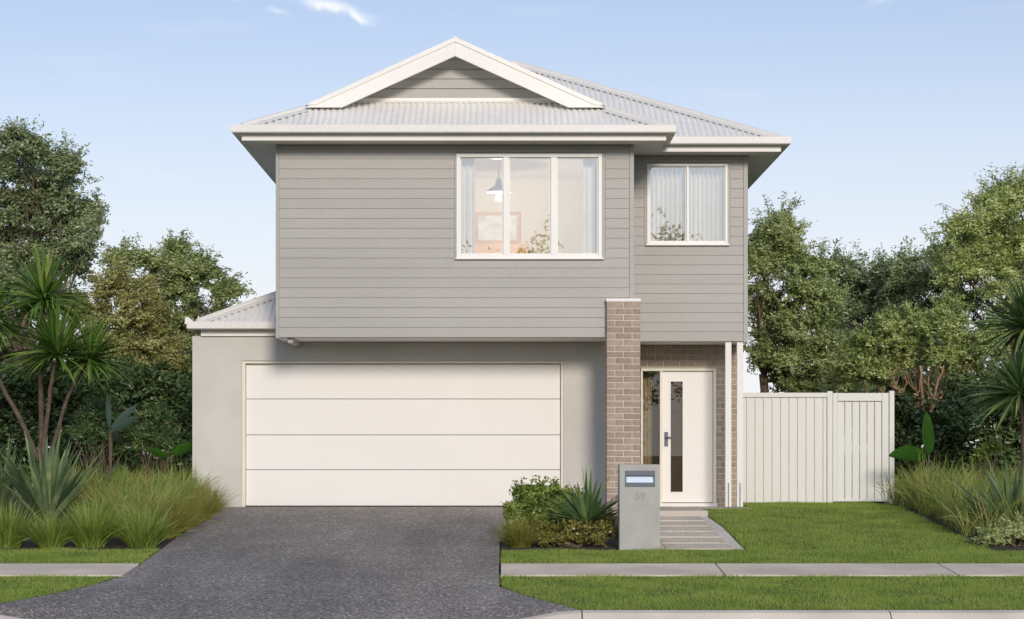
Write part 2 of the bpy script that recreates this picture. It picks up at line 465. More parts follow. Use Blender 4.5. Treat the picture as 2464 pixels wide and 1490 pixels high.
L['cord_dark'] = leaf_mat('dark_cordyline_leaves', [(0.036, 0.090, 0.036), (0.090, 0.180, 0.060), (0.192, 0.282, 0.096), (0.408, 0.408, 0.168)], 0.35, 0.2, 2.0, 0.5)
L['dead'] = leaf_mat('dry_cordyline_leaves', [(0.2, 0.13, 0.06), (0.38, 0.28, 0.12), (0.55, 0.45, 0.22)], 0.7, 0.2)
L['flax'] = leaf_mat('grey_green_flax_leaves', [(0.05, 0.09, 0.045), (0.1, 0.165, 0.075), (0.23, 0.3, 0.135), (0.68, 0.68, 0.42)], 0.35, 0.15, 3.0, 0.5)
L['yucca'] = leaf_mat('green_yucca_leaves', [(0.04, 0.095, 0.035), (0.13, 0.23, 0.08), (0.36, 0.43, 0.16)], 0.35, 0.15, 3.0, 0.5)
L['tuss'] = leaf_mat('bright_green_tussock', [(0.1, 0.16, 0.028), (0.27, 0.38, 0.065), (0.5, 0.58, 0.16)], 0.5, 0.35, 3)
L['tuss_y'] = leaf_mat('yellow_green_tussock', [(0.12, 0.135, 0.025), (0.3, 0.3, 0.06), (0.5, 0.44, 0.12)], 0.5, 0.35, 3)
L['wisp'] = leaf_mat('tawny_feather_grass', [(0.068, 0.14, 0.026), (0.18, 0.314, 0.06), (0.324, 0.403, 0.095), (0.414, 0.347, 0.105), (0.504, 0.582, 0.21)], 0.6, 0.35, 2.2)
L['lawn'] = leaf_mat('lawn_blades', [(0.14, 0.237, 0.032), (0.246, 0.369, 0.056), (0.381, 0.501, 0.092), (0.47, 0.45, 0.13)], 0.6, 0.35, 1.6)
L['banana'] = leaf_mat('glossy_banana_leaf', [(0.03, 0.11, 0.015), (0.10, 0.27, 0.035)], 0.3, 0.35, 14.0, 0.5)
L['blueleaf'] = leaf_mat('blue_green_leaf', [(0.06, 0.11, 0.085), (0.10, 0.16, 0.13)], 0.3, 0.2, 3.0, 0.5)

# ------------------------------------------------------------------ ground, road, paths
def sheet(name, poly, mat, dz=0.0, thick=0.0, parent=None, zf=gz, cut=None):
    """flat plan polygon following the ground height; cut = Y values to crease at"""
    mb = MB()
    n = len(poly)
    top = [(x, y, zf(y) + dz) for x, y in poly]
    mb.add(top, [tuple(range(n))])
    if thick:
        bot = [(x, y, z - thick) for x, y, z in top]
        v = top + bot
        mb.add(v, [(i, n + i, n + (i + 1) % n, (i + 1) % n) for i in range(n)])
    return mb.build(name, mat, parent)

# terrain: one sheet to the horizon, falling towards the street
mb = MB()
ys = [900, 60, 9.0, 0, -11.94, -12.4, -20.2, -20.6, -30, -60, -900]
def terr(y):
    if y >= 0: return -0.06 if y > 0 else -0.30
    if y >= -11.94: return 0.06 * y - 0.30
    if y >= -20.2: return -1.0
    return -0.80
for i in range(len(ys) - 1):
    mb.add([(-900, ys[i + 1], terr(ys[i + 1])), (900, ys[i + 1], terr(ys[i + 1])), (900, ys[i], terr(ys[i])), (-900, ys[i], terr(ys[i]))], [(0, 1, 2, 3)])
tag(mb.build('ground', M['ground']), kind='structure')

# road with a gentle crown
mb = MB()
prof = [(-12.36, -0.885), (-14, -0.85), (-16.3, -0.82), (-18.6, -0.85), (-20.2, -0.885)]
for a, b in zip(prof[:-1], prof[1:]):
    mb.add([(-200, b[0], b[1]), (200, b[0], b[1]), (200, a[0], a[1]), (-200, a[0], a[1])], [(0, 1, 2, 3)])
tag(mb.build('road', M['asphalt']), kind='structure')

# garden soil, left bed, right bed and the bed beside the letterbox
DRV_L = [(-4.24, 0.0), (-4.19, -6.75), (-4.17, -7.83), (-4.17, -9.0), (-4.32, -9.75), (-4.65, -10.7), (-4.98, -11.4), (-5.35, -11.94)]
DRV_R = [(0.92, 0.0), (0.90, -0.6), (0.15, -3.2), (-0.03, -5.2), (-0.035, -9.0), (-0.035, -10.05), (0.22, -10.75), (0.50, -11.4), (0.765, -11.94)]
def strip_sheet(name, pts_l, pts_r, mat, dz, kind='structure'):
    mb = MB()
    poly = pts_l + pts_r[::-1]
    mb.add([(x, y, gz(y) + dz) for x, y in poly], [tuple(range(len(poly)))])
    return tag(mb.build(name, mat), kind=kind)
# right of the drive between house and street strip
so = MB()
so.add([(-14, -6.15, gz(-6.15) - 0.012), (-4.19, -6.15, gz(-6.15) - 0.012), (-4.24, 0, -0.012), (-4.66, 0.02, -0.012), (-4.66, 9, -0.012), (-14, 9, -0.012), (-14, 0, -0.012)], [(0, 1, 2, 3, 6), (3, 4, 5, 6)])
tag(so.build('garden_soil', M['soil']), kind='structure')
so = MB()
so.add([(6.0, -6.3, gz(-6.3) - 0.012), (14, -6.3, gz(-6.3) - 0.012), (14, 0, -0.012), (6.0, 0, -0.012), (14, 9, -0.012), (6.36, 9, -0.012), (6.36, 2.78, -0.012), (6.0, 2.7, -0.012)],
       [(0, 1, 2, 3), (3, 2, 4, 5, 6, 7)])
tag(so.build('garden_soil', M['soil']), kind='structure')
so = MB()
so.add([(-0.02, -6.25, gz(-6.25) - 0.014), (1.97, -6.25, gz(-6.25) - 0.014), (2.0, 0, -0.014), (0.93, 0, -0.014), (0.91, -0.6, gz(-.6) - 0.014), (0.16, -3.2, gz(-3.2) - 0.014), (-0.02, -5.2, gz(-5.2) - 0.014)], [(0, 1, 2, 3, 4, 5, 6)])
tag(so.build('garden_soil', M['soil']), kind='structure')

# driveway: one slab of exposed aggregate, its apron running down to the lowered kerb
mb = MB()
def smooth(t):
    t = max(0.0, min(1.0, t)); return t * t * (3 - 2 * t)
def kerb_drop(x):
    return 0.125 * smooth((0.765 - x) / 0.95) * smooth((x + 5.35) / 1.1)
ylist = sorted(set([p[1] for p in DRV_L] + [p[1] for p in DRV_R] + [-9.4, -10.4, -11.0, -11.7]), reverse=True)
def xat(pts, y):
    for a, b in zip(pts[:-1], pts[1:]):
        if a[1] >= y >= b[1]:
            t = 0 if a[1] == b[1] else (a[1] - y) / (a[1] - b[1])
            return a[0] + (b[0] - a[0]) * t
    return pts[-1][0]
vv, ff = [], []
NC = 33
for y in ylist:
    xl, xr = xat(DRV_L, y), xat(DRV_R, y)
    t_ = max(0.0, min(1.0, (-9.0 - y) / 2.94))
    for k in range(NC):
        x = xl + (xr - xl) * k / (NC - 1)
        vv.append((x, y, gz(y) - 0.125 * smooth((xr - x) / 0.95) * smooth((x - xl) / 1.1) * t_ ** 1.6))
for i in range(len(ylist) - 1):
    for k in range(NC - 1):
        a = i * NC + k
        ff.append((a, a + NC, a + NC + 1, a + 1))
mb.add(vv, ff)
for k in (0, NC - 1):
    for i in range(len(ylist) - 1):
        a, b = vv[i * NC + k], vv[(i + 1) * NC + k]
        mb.add([a, b, (b[0], b[1], b[2] - 0.12), (a[0], a[1], a[2] - 0.12)], [(0, 1, 2, 3)])
for k in range(NC - 1):
    a, b = vv[(len(ylist) - 1) * NC + k], vv[(len(ylist) - 1) * NC + k + 1]
    mb.add([a, b, (b[0], b[1], b[2] - 0.12), (a[0], a[1], a[2] - 0.12)], [(3, 2, 1, 0)])
tag(mb.build('driveway', M['drive']), kind='structure')

# footpath either side of the drive, cast slab by slab
fp = tag(empty('footpath', (0, -8.4, gz(-8.4))), kind='structure')
def slab_box(name, x0, x1, y0, y1, dz, thick, mat, parent, bevel=0.008):
    mb = MB()
    pts = [(x0, y0), (x1, y0), (x1, y1), (x0, y1)]
    mb.add([(x, y, gz(y) + dz) for x, y in pts] + [(x, y, gz(y) + dz - thick) for x, y in pts],
           [(0, 1, 2, 3), (7, 6, 5, 4), (0, 4, 5, 1), (1, 5, 6, 2), (2, 6, 7, 3), (3, 7, 4, 0)])
    return mb.build(name, mat, parent, bevel)
xs = [-0.022] + [2.47 + 2.58 * k for k in range(5)]
for a, b in zip(xs[:-1], xs[1:]):
    slab_box('slab', a + 0.009, b - 0.009, -9.0, -7.83, 0.006, 0.1, M['concrete'], fp)
xs = [-4.19 - 2.58 * k for k in range(5)]
for b, a in zip(xs[:-1], xs[1:]):
    slab_box('slab', a + 0.009, b - 0.009, -9.0, -7.83, 0.006, 0.1, M['concrete'], fp)

# rolled kerb, dropped across the drive
kb = tag(empty('kerb', (0, -12.1, -0.8)), kind='structure')
def kerb_seg(x0, x1):
    prof = [(-11.944, -0.717), (-12.06, -0.719), (-12.13, -0.735), (-12.22, -0.80), (-12.30, -0.865), (-12.38, -0.882), (-12.70, -0.862), (-12.70, -1.05), (-11.944, -1.05)]
    n = len(prof)
    steps = 14
    v, f = [], []
    for k in range(steps + 1):
        x = x0 + (x1 - x0) * k / steps
        d = kerb_drop(x)
        for i, (y, z) in enumerate(prof):
            if i <= 4: z = max(z - d, -0.874 + 0.007 * (4 - i))
            v.append((x, y, z))
    for k in range(steps):
        for i in range(n):
            a, b = k * n + i, k * n + (i + 1) % n
            f.append((a, b, b + n, a + n))
    f.append(tuple(range(n - 1, -1, -1)))
    f.append(tuple(steps * n + i for i in range(n)))
    return MB().add(v, f).build('kerb_segment', M['kerb'], kb)
g = 0.006
for a, b in ((-11.3, -8.3), (-8.3, -5.3), (-5.3, -2.3), (-2.3, 0.775), (0.775, 3.76), (3.76, 6.75), (6.75, 9.7)):
    kerb_seg(a + g, b - g)

# entry path: tan slabs laid in pale gravel, edged the same way
ep = tag(empty('entry_path', (2.5, -4, gz(-4))), kind='structure')
mb = MB()
pl = [(2.0, -1.62), (2.94, -1.62), (3.0, -3.2), (2.98, -6.18), (1.95, -6.18)]
mb.add([(x, y, gz(y) - 0.004) for x, y in pl], [(0, 4, 3, 2, 1)])
mb.build('gravel_bed', M['path_edge'], ep)
y = -1.66
while y > -6.0:
    y1 = y - 0.62
    slab_box('paving_slab', 2.02, 2.84, max(y1, -6.15), y, 0.004, 0.05, M['slab'], ep, 0.006)
    y = y1 - 0.16

# turf bases (the mown strips and the front lawn)
LAWNS = {
    'verge_r': [(0.0, -9.02), (0.0, -10.05), (0.24, -10.75), (0.52, -11.4), (0.79, -11.93), (10, -11.93), (10, -9.02)],
    'verge_l': [(-10, -9.02), (-10, -11.93), (-5.38, -11.93), (-5.0, -11.4), (-4.68, -10.7), (-4.35, -9.75), (-4.22, -9.02)],
    'strip_l': [(-10, -6.15), (-10, -7.81), (-4.2, -7.81), (-4.22, -6.75), (-4.22, -6.15)],
    'strip_r': [(-0.0, -6.25), (0.0, -7.81), (10, -7.81), (10, -6.3), (6.0, -6.3), (6.0, -6.21), (3.0, -6.21), (1.95, -6.21)],
    'front': [(3.0, -6.21), (6.0, -6.21), (6.0, 0.0), (3.77, 0.0), (3.77, -0.22), (2.97, -0.22), (2.97, -1.6), (3.03, -3.2)],
    'front_b': [(3.77, 0.0), (6.0, 0.0), (6.0, 2.9), (3.77, 2.9)],
}
def in_poly(px, py, poly):
    inside = np.zeros(len(px), bool)
    j = len(poly) - 1
    for i in range(len(poly)):
        xi, yi = poly[i]; xj, yj = poly[j]
        c = ((yi > py) != (yj > py)) & (px < (xj - xi) * (py - yi) / ((yj - yi) if yj != yi else 1e-9) + xi)
        inside ^= c
        j = i
    return inside
tb = MB()
for k, poly in LAWNS.items():
    tb.add([(x, y, gz(y) - 0.010) for x, y in poly], [tuple(range(len(poly)))])
tag(tb.build('lawn_ground', M['turf']), kind='structure')
pp, den = [], 4600
for k, poly in LAWNS.items():
    P = np.array(poly)
    x0, y0 = P.min(0); x1, y1 = P.max(0)
    x0, x1 = max(x0, -7.6), min(x1, 8.4)
    nn = int((x1 - x0) * (y1 - y0) * den * (0.75 if k.startswith('front') else 1.0))
    q = RNG.uniform((x0, y0), (x1, y1), (nn, 2))
    # a soft, slightly ragged edge
    jit = RNG.normal(0, 0.020, (nn, 2))
    ok = in_poly(q[:, 0], q[:, 1], poly)
    pp.append((q + jit)[ok])
pp = np.concatenate(pp)
n = len(pp)
zz = 0.06 * np.minimum(pp[:, 1], 0) - 0.012
h = RNG.uniform(0.022, 0.05, n) * (0.85 + 0.3 * np.sin(pp[:, 0] * 5.1 + 1.3 * np.sin(pp[:, 1] * 3.7)) * np.sin(pp[:, 1] * 4.3))
w = RNG.uniform(0.0035, 0.0065, n)
a = RNG.uniform(0, 2 * np.pi, n)
lean = RNG.uniform(0.1, 0.95, n) * h
d = RNG.uniform(0, 2 * np.pi, n)
base = np.column_stack([pp, zz])
ax = np.column_stack([np.cos(a), np.sin(a), np.zeros(n)]) * (w / 2)[:, None]
tip = base + np.column_stack([np.cos(d) * lean, np.sin(d) * lean, h])
V = np.empty((n * 3, 3)); V[0::3] = base - ax; V[1::3] = base + ax; V[2::3] = tip
F = np.arange(n * 3).reshape(n, 3)
o = link('lawn_grass', np_mesh('lawn_grass', V, F, L['lawn'], False))
tag(o, 'short mown green lawn grass along the footpath and beside the entry path', 'grass', kind='stuff')

# ------------------------------------------------------------------ the house
house = tag(empty('house', (0, 0, 0)), 'two-storey house with grey weatherboards, white metal roof and wide white garage door', 'house')

YU = -1.20                      # front of the upper storey
XL, XM, XR = -3.277, 1.910, 3.690
ZB, ZT = 2.488, 5.279           # underside and top of the upper walls
BH = 0.1437                     # board spacing
def wall_with_hole(x0, x1, z0, z1, hole, y0, y1):
    mb = MB()
    a, b, c, d = hole
    mb.box(x0, a, y0, y1, z0, z1); mb.box(b, x1, y0, y1, z0, z1)
    mb.box(a, b, y0, y1, z0, c); mb.box(a, b, y0, y1, d, z1)
    return mb
WIN1 = (-0.661, 1.448, 3.638, 5.150)
WIN2 = (2.179, 3.388, 3.948, 5.157)
front_wall = wall_with_hole(XL + 0.03, XM - 0.03, ZB, ZT, WIN1, YU + 0.013, YU + 0.16).build('front_wall', M['clad_back'], house)
side_bay_wall = wall_with_hole(XM - 0.03, XR - 0.03, ZB, ZT, WIN2, 0.013, 0.16).build('entry_wing_wall', M['clad_back'], house)

def board(parent, x0, x1, z0, z1, Y):
    if x1 - x0 < 0.01 or z1 - z0 < 0.01: return
    gp = 0.0019
    mb = MB()
    mb.prism([(Y + 0.024, z0 + gp), (Y + 0.001, z0 + gp), (Y, z0 + gp + 0.003), (Y + 0.004, z1 - gp), (Y + 0.024, z1 - gp)], 'x', x0, x1)
    mb.build('weatherboard', M['clad'], parent)
def clad(parent, x0, x1, Y, hole, xcut=None):
    z = ZB
    while z < ZT - 0.02:
        z1 = min(z + BH, ZT)
        xe = x1
        if xcut and z < xcut[1]: xe = xcut[0]
        a, b, c, d = hole
        if z1 <= c + 0.002 or z >= d - 0.002:
            board(parent, x0, xe, z, z1, Y)
        else:
            if z < c - 0.02 :
                board(parent, a, b, z, c, Y)
            if z1 > d + 0.02:
                board(parent, a, b, d, z1, Y)
            board(parent, x0, a, z, z1, Y); board(parent, b, xe, z, z1, Y)
        z = z1
h1 = (WIN1[0] - 0.030, WIN1[1] + 0.052, WIN1[2] - 0.02, WIN1[3] + 0.02)
clad(front_wall, XL + 0.045, XM - 0.065, YU, h1, (1.515, 3.0))
h2 = (WIN2[0] - 0.045, WIN2[1] + 0.045, WIN2[2] - 0.03, WIN2[3] + 0.02)
clad(side_bay_wall, XM + 0.004, XR - 0.065, 0.0, h2)
# corner stops and window surrounds in the cladding colour
def trim(name, parent, *b, mat=None, bevel=0.003):
    return MB().box(*b).build(name, mat or M['clad'], parent, bevel)
trim('corner_stop', house, XL - 0.004, XL + 0.041, YU - 0.006, YU + 0.05, ZB - 0.012, ZT)
trim('corner_stop', house, XM - 0.061, XM + 0.003, YU - 0.006, YU + 0.05, 3.0, ZT)
trim('corner_stop', house, XR - 0.061, XR + 0.004, -0.006, 0.05, ZB - 0.012, ZT)
for (hx0, hx1, hz0, hz1), (a, b, c, d), Y in ((h1, WIN1, YU), (h2, WIN2, 0.0)):
    trim('window_surround', house, hx0 + 0.003, a + 0.004, Y - 0.003, Y + 0.03, hz0 + 0.003, hz1 - 0.003)
    trim('window_surround', house, b - 0.004, hx1 - 0.003, Y - 0.003, Y + 0.03, hz0 + 0.003, hz1 - 0.003)
# side and rear walls, boards as one ribbed sheet (seen only at a glancing angle)
def ribbed_side(name, X, y0, y1, sgn):
    mb = MB()
    z = ZB
    while z < ZT - 0.02:
        z1 = min(z + BH, ZT)
        mb.prism([(X, z + 0.004), (X + sgn * 0.022, z + 0.004), (X + sgn * 0.014, z1 - 0.004), (X, z1 - 0.004)], 'y', y0, y1)
        z = z1
    mb.box(min(X - sgn * 0.12, X), max(X - sgn * 0.12, X), y0, y1, ZB, ZT)
    return mb.build(name, M['clad'], house)
ribbed_side('side_wall', XL + 0.022, YU + 0.052, 11.9, -1)
ribbed_side('side_wall', XR - 0.022, 0.052, 11.9, 1)
MB().box(XM - 0.15, XM - 0.001, YU + 0.052, 0.03, ZB, ZT).build('side_wall', M['clad'], house)
MB().box(XL, XR, 11.9, 12.05, 0, ZT).build('rear_wall', M['clad'], house)
# underside of the overhanging storey
MB().box(XL + 0.005, XM - 0.01, YU + 0.03, 0.16, ZB - 0.004, ZB + 0.02).build('overhang_soffit', M['soffit'], house)
MB().box(XM - 0.01, XR - 0.005, 0.03, 1.2, ZB - 0.003, ZB + 0.021).build('porch_ceiling', M['soffit'], house)
MB().box(-3.12, -3.04, -1.1, -0.02, ZB - 0.075, ZB - 0.005).build('support_beam', M['clad'], house, 0.004)

# ---- ground floor: rendered garage front
GD = (-3.86, 0.887, 2.155)      # door opening left, right, top
GX0 = -4.653
mb = MB()
mb.box(GX0, GD[0] - 0.05, 0, 0.25, -0.25, 2.568); mb.box(GD[1] + 0.035, 2.0, 0, 0.25, -0.25, 2.568)
mb.box(GD[0] - 0.05, GD[1] + 0.035, 0, 0.25, GD[2] + 0.044, 2.568)
mb.build('garage_wall', M['render'], house)
MB().box(GX0, GX0 + 0.25, 0.25, 7.5, -0.25, 2.568).build('garage_side_wall', M['render'], house)
MB().box(XL, GX0 + 0.25, 7.25, 7.5, -0.25, 2.568).build('garage_rear_wall', M['render'], house)
MB().box(1.75, 2.0, 0.25, 1.05, -0.25, ZB).build('porch_side_wall', M['render'], house)
gdoor = MB().box(GD[0] - 0.05, GD[1] + 0.03, 0.19, 0.23, 0.0, GD[2] + 0.04).build('garage_door', M['gap'], house)
pz = [0.012, 0.5575, 1.083, 1.6245, GD[2]]
for i in range(4):
    mb = MB()
    z0, z1 = pz[i] + 0.0035, pz[i + 1] - 0.0035
    prof = [(0.19, z0), (0.112, z0), (0.107, z0 + 0.006), (0.107, z1 - 0.05), (0.109, z1 - 0.046), (0.109, z1 - 0.006), (0.114, z1), (0.19, z1)]
    mb.prism(prof, 'x', GD[0] + 0.004, GD[1] - 0.004)
    mb.build('door_panel', M['door'], gdoor)
MB().box(GD[0] - 0.05, GD[1] + 0.035, 0.03, 0.10, -0.02, 0.010).build('bottom_seal', M['gap'], gdoor)
MB().box(GD[0] - 0.049, GD[0] - 0.0005, 0.02, 0.19, 0.0, GD[2] + 0.043).build('door_jamb', M['frame_cream'], gdoor, 0.003)
MB().box(GD[1] + 0.0005, GD[1] + 0.034, 0.02, 0.19, 0.0, GD[2] + 0.043).build('door_jamb', M['frame_cream'], gdoor, 0.003)
MB().box(GD[0], GD[1], 0.03, 0.19, GD[2] + 0.004, GD[2] + 0.0425).build('lintel_trim', M['frame_cream'], gdoor)

# ---- brick work: every brick a piece, set in recessed mortar
def brick_mesh(w, d, h):
    mb = MB().box(-w / 2, w / 2, -d / 2, d / 2, -h / 2, h / 2)
    import bmesh
    me = mb.mesh('brick', M['brick'])
    bm = bmesh.new(); bm.from_mesh(me)
    bmesh.ops.bevel(bm, geom=list(bm.edges), offset=0.003, segments=1, affect='EDGES')
    bm.to_mesh(me); bm.free()
    return me
BM = {}
def brick(parent, x0, x1, y0, y1, z0, z1):
    key = (round(x1 - x0, 3), round(y1 - y0, 3), round(z1 - z0, 3))
    if key not in BM: BM[key] = brick_mesh(*key)
    link('brick', BM[key], parent, ((x0 + x1) / 2, (y0 + y1) / 2 + random.uniform(-0.0015, 0.0015), (z0 + z1) / 2), (0, random.uniform(-0.004, 0.004), 0))
CX0, CX1, CY0, CY1, CZ1 = 1.512, 1.998, -1.32, -0.83, 2.996
column = MB().box(CX0 + 0.006, CX1 - 0.006, CY0 + 0.006, CY1 - 0.006, -0.35, CZ1 - 0.004).build('brick_column', M['mortar'], house)
CH = 0.0893
z, k = CZ1 - 0.004, 0
while z > -0.16:
    z0, z1 = z - CH + 0.0055, z - 0.0045
    wd = CX1 - CX0
    if k % 2 == 1:
        cuts = [0, 0.118, 0.118 + 0.25, wd]
    else:
        cuts = [0, wd / 2, wd]
    for a, b in zip(cuts[:-1], cuts[1:]):
        g0 = 0 if a == 0 else 0.005
        g1 = 0 if b == wd else 0.005
        brick(column, CX0 + a + g0, CX0 + b - g1, CY0, CY0 + 0.115, z0, z1)
    # returns down both flanks
    for side in (0, 1):
        xa = CX0 if side == 0 else CX1 - 0.115
        if z1 > ZB and side == 0: continue
        cy = [CY0 + 0.125, CY0 + 0.30, CY1] if k % 2 else [CY0 + 0.125, CY0 + 0.365, CY1]
        for a, b in zip(cy[:-1], cy[1:]):
            brick(column, xa, xa + 0.115, a, b - 0.010 if b != CY1 else b, z0, z1)
    z -= CH; k += 1
MB().box(CX0 - 0.008, CX1 + 0.006, CY0 - 0.012, CY1, CZ1 + 0.001, 3.044).build('column_cap', M['white'], column, 0.004)

EY = 1.0                        # entry wall
EXL, EXR = 2.0, 3.705
OPEN = (2.147, 3.316, 2.123)
entry = MB()
entry.box(EXL, OPEN[0] - 0.006, EY + 0.007, EY + 0.2, -0.2, ZB - 0.005)
entry.box(OPEN[1] + 0.006, EXR - 0.007, EY + 0.007, EY + 0.2, -0.2, ZB - 0.005)
entry.box(OPEN[0] - 0.006, OPEN[1] + 0.006, EY + 0.007, EY + 0.2, OPEN[2] + 0.006, ZB - 0.005)
entry = entry.build('brick_wall', M['mortar'], house)
z, k = ZB + 0.02, 0
CHE = 0.0915
while z > -0.1:
    z0, z1 = z - CHE + 0.0055, min(z - 0.0045, ZB - 0.006)
    off = 0.0 if k % 2 else 0.125
    xs = [EXL] + [EXL + off + 0.25 * i for i in range(0, 9) if EXL + 0.02 < EXL + off + 0.25 * i < EXR - 0.02] + [EXR]
    for a, b in zip(xs[:-1], xs[1:]):
        a_, b_ = a + (0 if a == EXL else 0.005), b - (0 if b == EXR else 0.005)
        segs = [(a_, b_)]
        if z0 < OPEN[2] - 0.01:
            segs = []
            if a_ < OPEN[0] - 0.03: segs.append((a_, min(b_, OPEN[0])))
            if b_ > OPEN[1] + 0.03: segs.append((max(a_, OPEN[1]), b_))
        for s0, s1 in segs:
            brick(entry, s0, s1, EY, EY + 0.11, max(z0, OPEN[2] + 0.004) if z0 < OPEN[2] < z1 and False else z0, z1)
    z -= CHE; k += 1
MB().box(EXR - 0.2, EXR - 0.008, EY + 0.2, 11.9, -0.25, ZB).build('side_brick_wall', M['brick'], house)
# front door, sidelight and frame
dfr = MB()
ZF0 = -0.012
dfr.box(OPEN[0] + 0.002, OPEN[1] - 0.002, EY - 0.018, EY + 0.12, 2.075 + 0.004, OPEN[2] - 0.001)
dfr.box(OPEN[0] + 0.002, OPEN[0] + 0.030, EY - 0.018, EY + 0.12, ZF0 + 0.05, 2.078)
dfr.box(OPEN[1] - 0.050, OPEN[1] - 0.002, EY - 0.018, EY + 0.12, ZF0 + 0.05, 2.078)
dfr.box(2.440, 2.478, EY - 0.018, EY + 0.12, ZF0 + 0.05, 2.078)
dfr = dfr.build('door_frame', M['frame_cream'], house, 0.004)
MB().box(OPEN[0], OPEN[1] + 0.01, EY - 0.06, EY + 0.12, -0.02, 0.036).build('door_sill', M['white'], house, 0.005)
LX0, LX1, LZ0, LZ1 = 2.481, 3.263, 0.046, 2.074
gx0, gx1, gz0_, gz1_ = 2.607, 2.800, 0.205, 1.921
mb = MB()
mb.box(LX0, gx0, EY + 0.03, EY + 0.07, LZ0, LZ1); mb.box(gx1, LX1, EY + 0.03, EY + 0.07, LZ0, LZ1)
mb.box(gx0, gx1, EY + 0.03, EY + 0.07, LZ0, gz0_); mb.box(gx0, gx1, EY + 0.03, EY + 0.07, gz1_, LZ1)
fdoor = mb.build('front_door', M['entry_door'], house)
mb = MB()
for a in ((gx0 - 0.012, gx0 + 0.004, gz0_ - 0.012, gz1_ + 0.012), (gx1 - 0.004, gx1 + 0.012, gz0_ - 0.012, gz1_ + 0.012)):
    mb.box(a[0], a[1], EY + 0.024, EY + 0.032, a[2], a[3])
for a in ((gz0_ - 0.012, gz0_ + 0.004), (gz1_ - 0.004, gz1_ + 0.012)):
    mb.box(gx0 + 0.005, gx1 - 0.005, EY + 0.024, EY + 0.032, a[0], a[1])
mb.build('glazing_bead', M['entry_door'], fdoor)
MB().box(gx0, gx1, EY + 0.046, EY + 0.052, gz0_, gz1_).build('glass_panel', M['glass_dark'], fdoor)
bl = MB()
zz_ = gz0_ - 0.02
while zz_ < gz1_ + 0.02:
    bl.prism([(EY + 0.075, zz_), (EY + 0.098, zz_ + 0.036), (EY + 0.10, zz_ + 0.034), (EY + 0.077, zz_ - 0.002)], 'x', gx0 - 0.02, gx1 + 0.02)
    zz_ += 0.034
bl = bl.build('timber_blind', M['timber_dark'], fdoor)
bl['kind'] = 'stuff'
hd = MB().box(2.512, 2.570, EY + 0.018, EY + 0.031, 0.912, 1.136)
hd.box(2.535, 2.553, EY - 0.03, EY + 0.02, 1.047, 1.065)
hd.box(2.535, 2.640, EY - 0.036, EY - 0.020, 1.046, 1.066)
hd.build('handle', M['steel_dark'], fdoor, 0.003)
MB().box(2.180, 2.438, EY + 0.05, EY + 0.056, 0.04, 2.076).build('sidelight_glass', M['glass_dark'], dfr)
# hallway behind the door
mb = MB()
mb.box(1.2, 3.62, 4.2, 4.3, -0.02, ZB - 0.06)
mb.box(1.15, 1.2, EY + 0.2, 4.3, -0.02, ZB - 0.06)
mb.box(3.60, 3.65, EY + 0.2, 4.2, -0.02, ZB - 0.06)
mb.build('hall_wall', M['wood'], house)
MB().box(2.05, 2.6, EY + 0.55, EY + 0.60, -0.015, ZB - 0.07).build('hall_screen', M['timber_dark'], house)
MB().box(1.2, 3.62, EY + 0.12, 4.2, -0.04, -0.015).build('hall_floor', M['room_floor'], house)
# porch posts and slab
for x0 in (3.360, 3.535):
    p = MB().box(x0, x0 + 0.092, 0.04, 0.132, -0.012, ZB - 0.004).build('porch_post', M['white'], house, 0.004)
    MB().box(x0 + 0.040, x0 + 0.052, 0.028, 0.039, -0.012, 0.36).build('post_stirrup', M['steel_dark'], p)
    MB().box(x0 - 0.01, x0 + 0.102, 0.022, 0.15, -0.014, 0.001).build('base_plate', M['steel_dark'], p)
mb = MB()
mb.prism([(1.5, -0.85), (2.0, -0.85), (2.0, -1.6), (2.95, -1.6), (2.95, -0.2), (3.74, -0.2), (3.74, 1.02), (1.5, 1.02)][::-1], 'z', -0.25, -0.015)
mb.build('porch_slab', M['porch'], house, 0.006)

# ---- windows
def window(name, hole, Y, mulls, fw, sash=0.0):
    a, b, c, d = hole
    w = MB()
    y0, y1 = Y - 0.022, Y + 0.09
    w.box(a, a + fw, y0, y1, c, d); w.box(b - fw, b, y0, y1, c, d)
    w.box(a + fw, b - fw, y0, y1, c, c + fw); w.box(a + fw, b - fw, y0, y1, d - fw, d)
    for m0, m1 in mulls:
        w.box(m0, m1, y0 + 0.002, y1 - 0.002, c + fw, d - fw)
    win = w.build(name, M['window_white'], house, 0.004)
    edges = [a + fw] + [e for m in mulls for e in m] + [b - fw]
    for i in range(0, len(edges), 2):
        x0, x1 = edges[i], edges[i + 1]
        sb = MB()
        sw = 0.016
        yy0, yy1 = Y + 0.012, Y + 0.06
        sb.box(x0, x0 + sw, yy0, yy1, c + fw, d - fw); sb.box(x1 - sw, x1, yy0, yy1, c + fw, d - fw)
        sb.box(x0 + sw, x1 - sw, yy0, yy1, c + fw, c + fw + sw); sb.box(x0 + sw, x1 - sw, yy0, yy1, d - fw - sw, d - fw)
        s_ = sb.build('sash', M['window_white'], win)
        MB().box(x0 + sw, x1 - sw, Y + 0.033, Y + 0.039, c + fw + sw, d - fw - sw).build('pane', M['glass'], s_ if False else win)
    MB().box(a - 0.02, b + 0.03, Y - 0.05, Y + 0.03, c - 0.022, c - 0.001).build('window_sill', M['window_white'], win, 0.004)
    return win
window('window', WIN1, YU, [(0.017, 0.098), (0.708, 0.795)], 0.052)
window('window', WIN2, 0.0, [(2.770, 2.796)], 0.036)

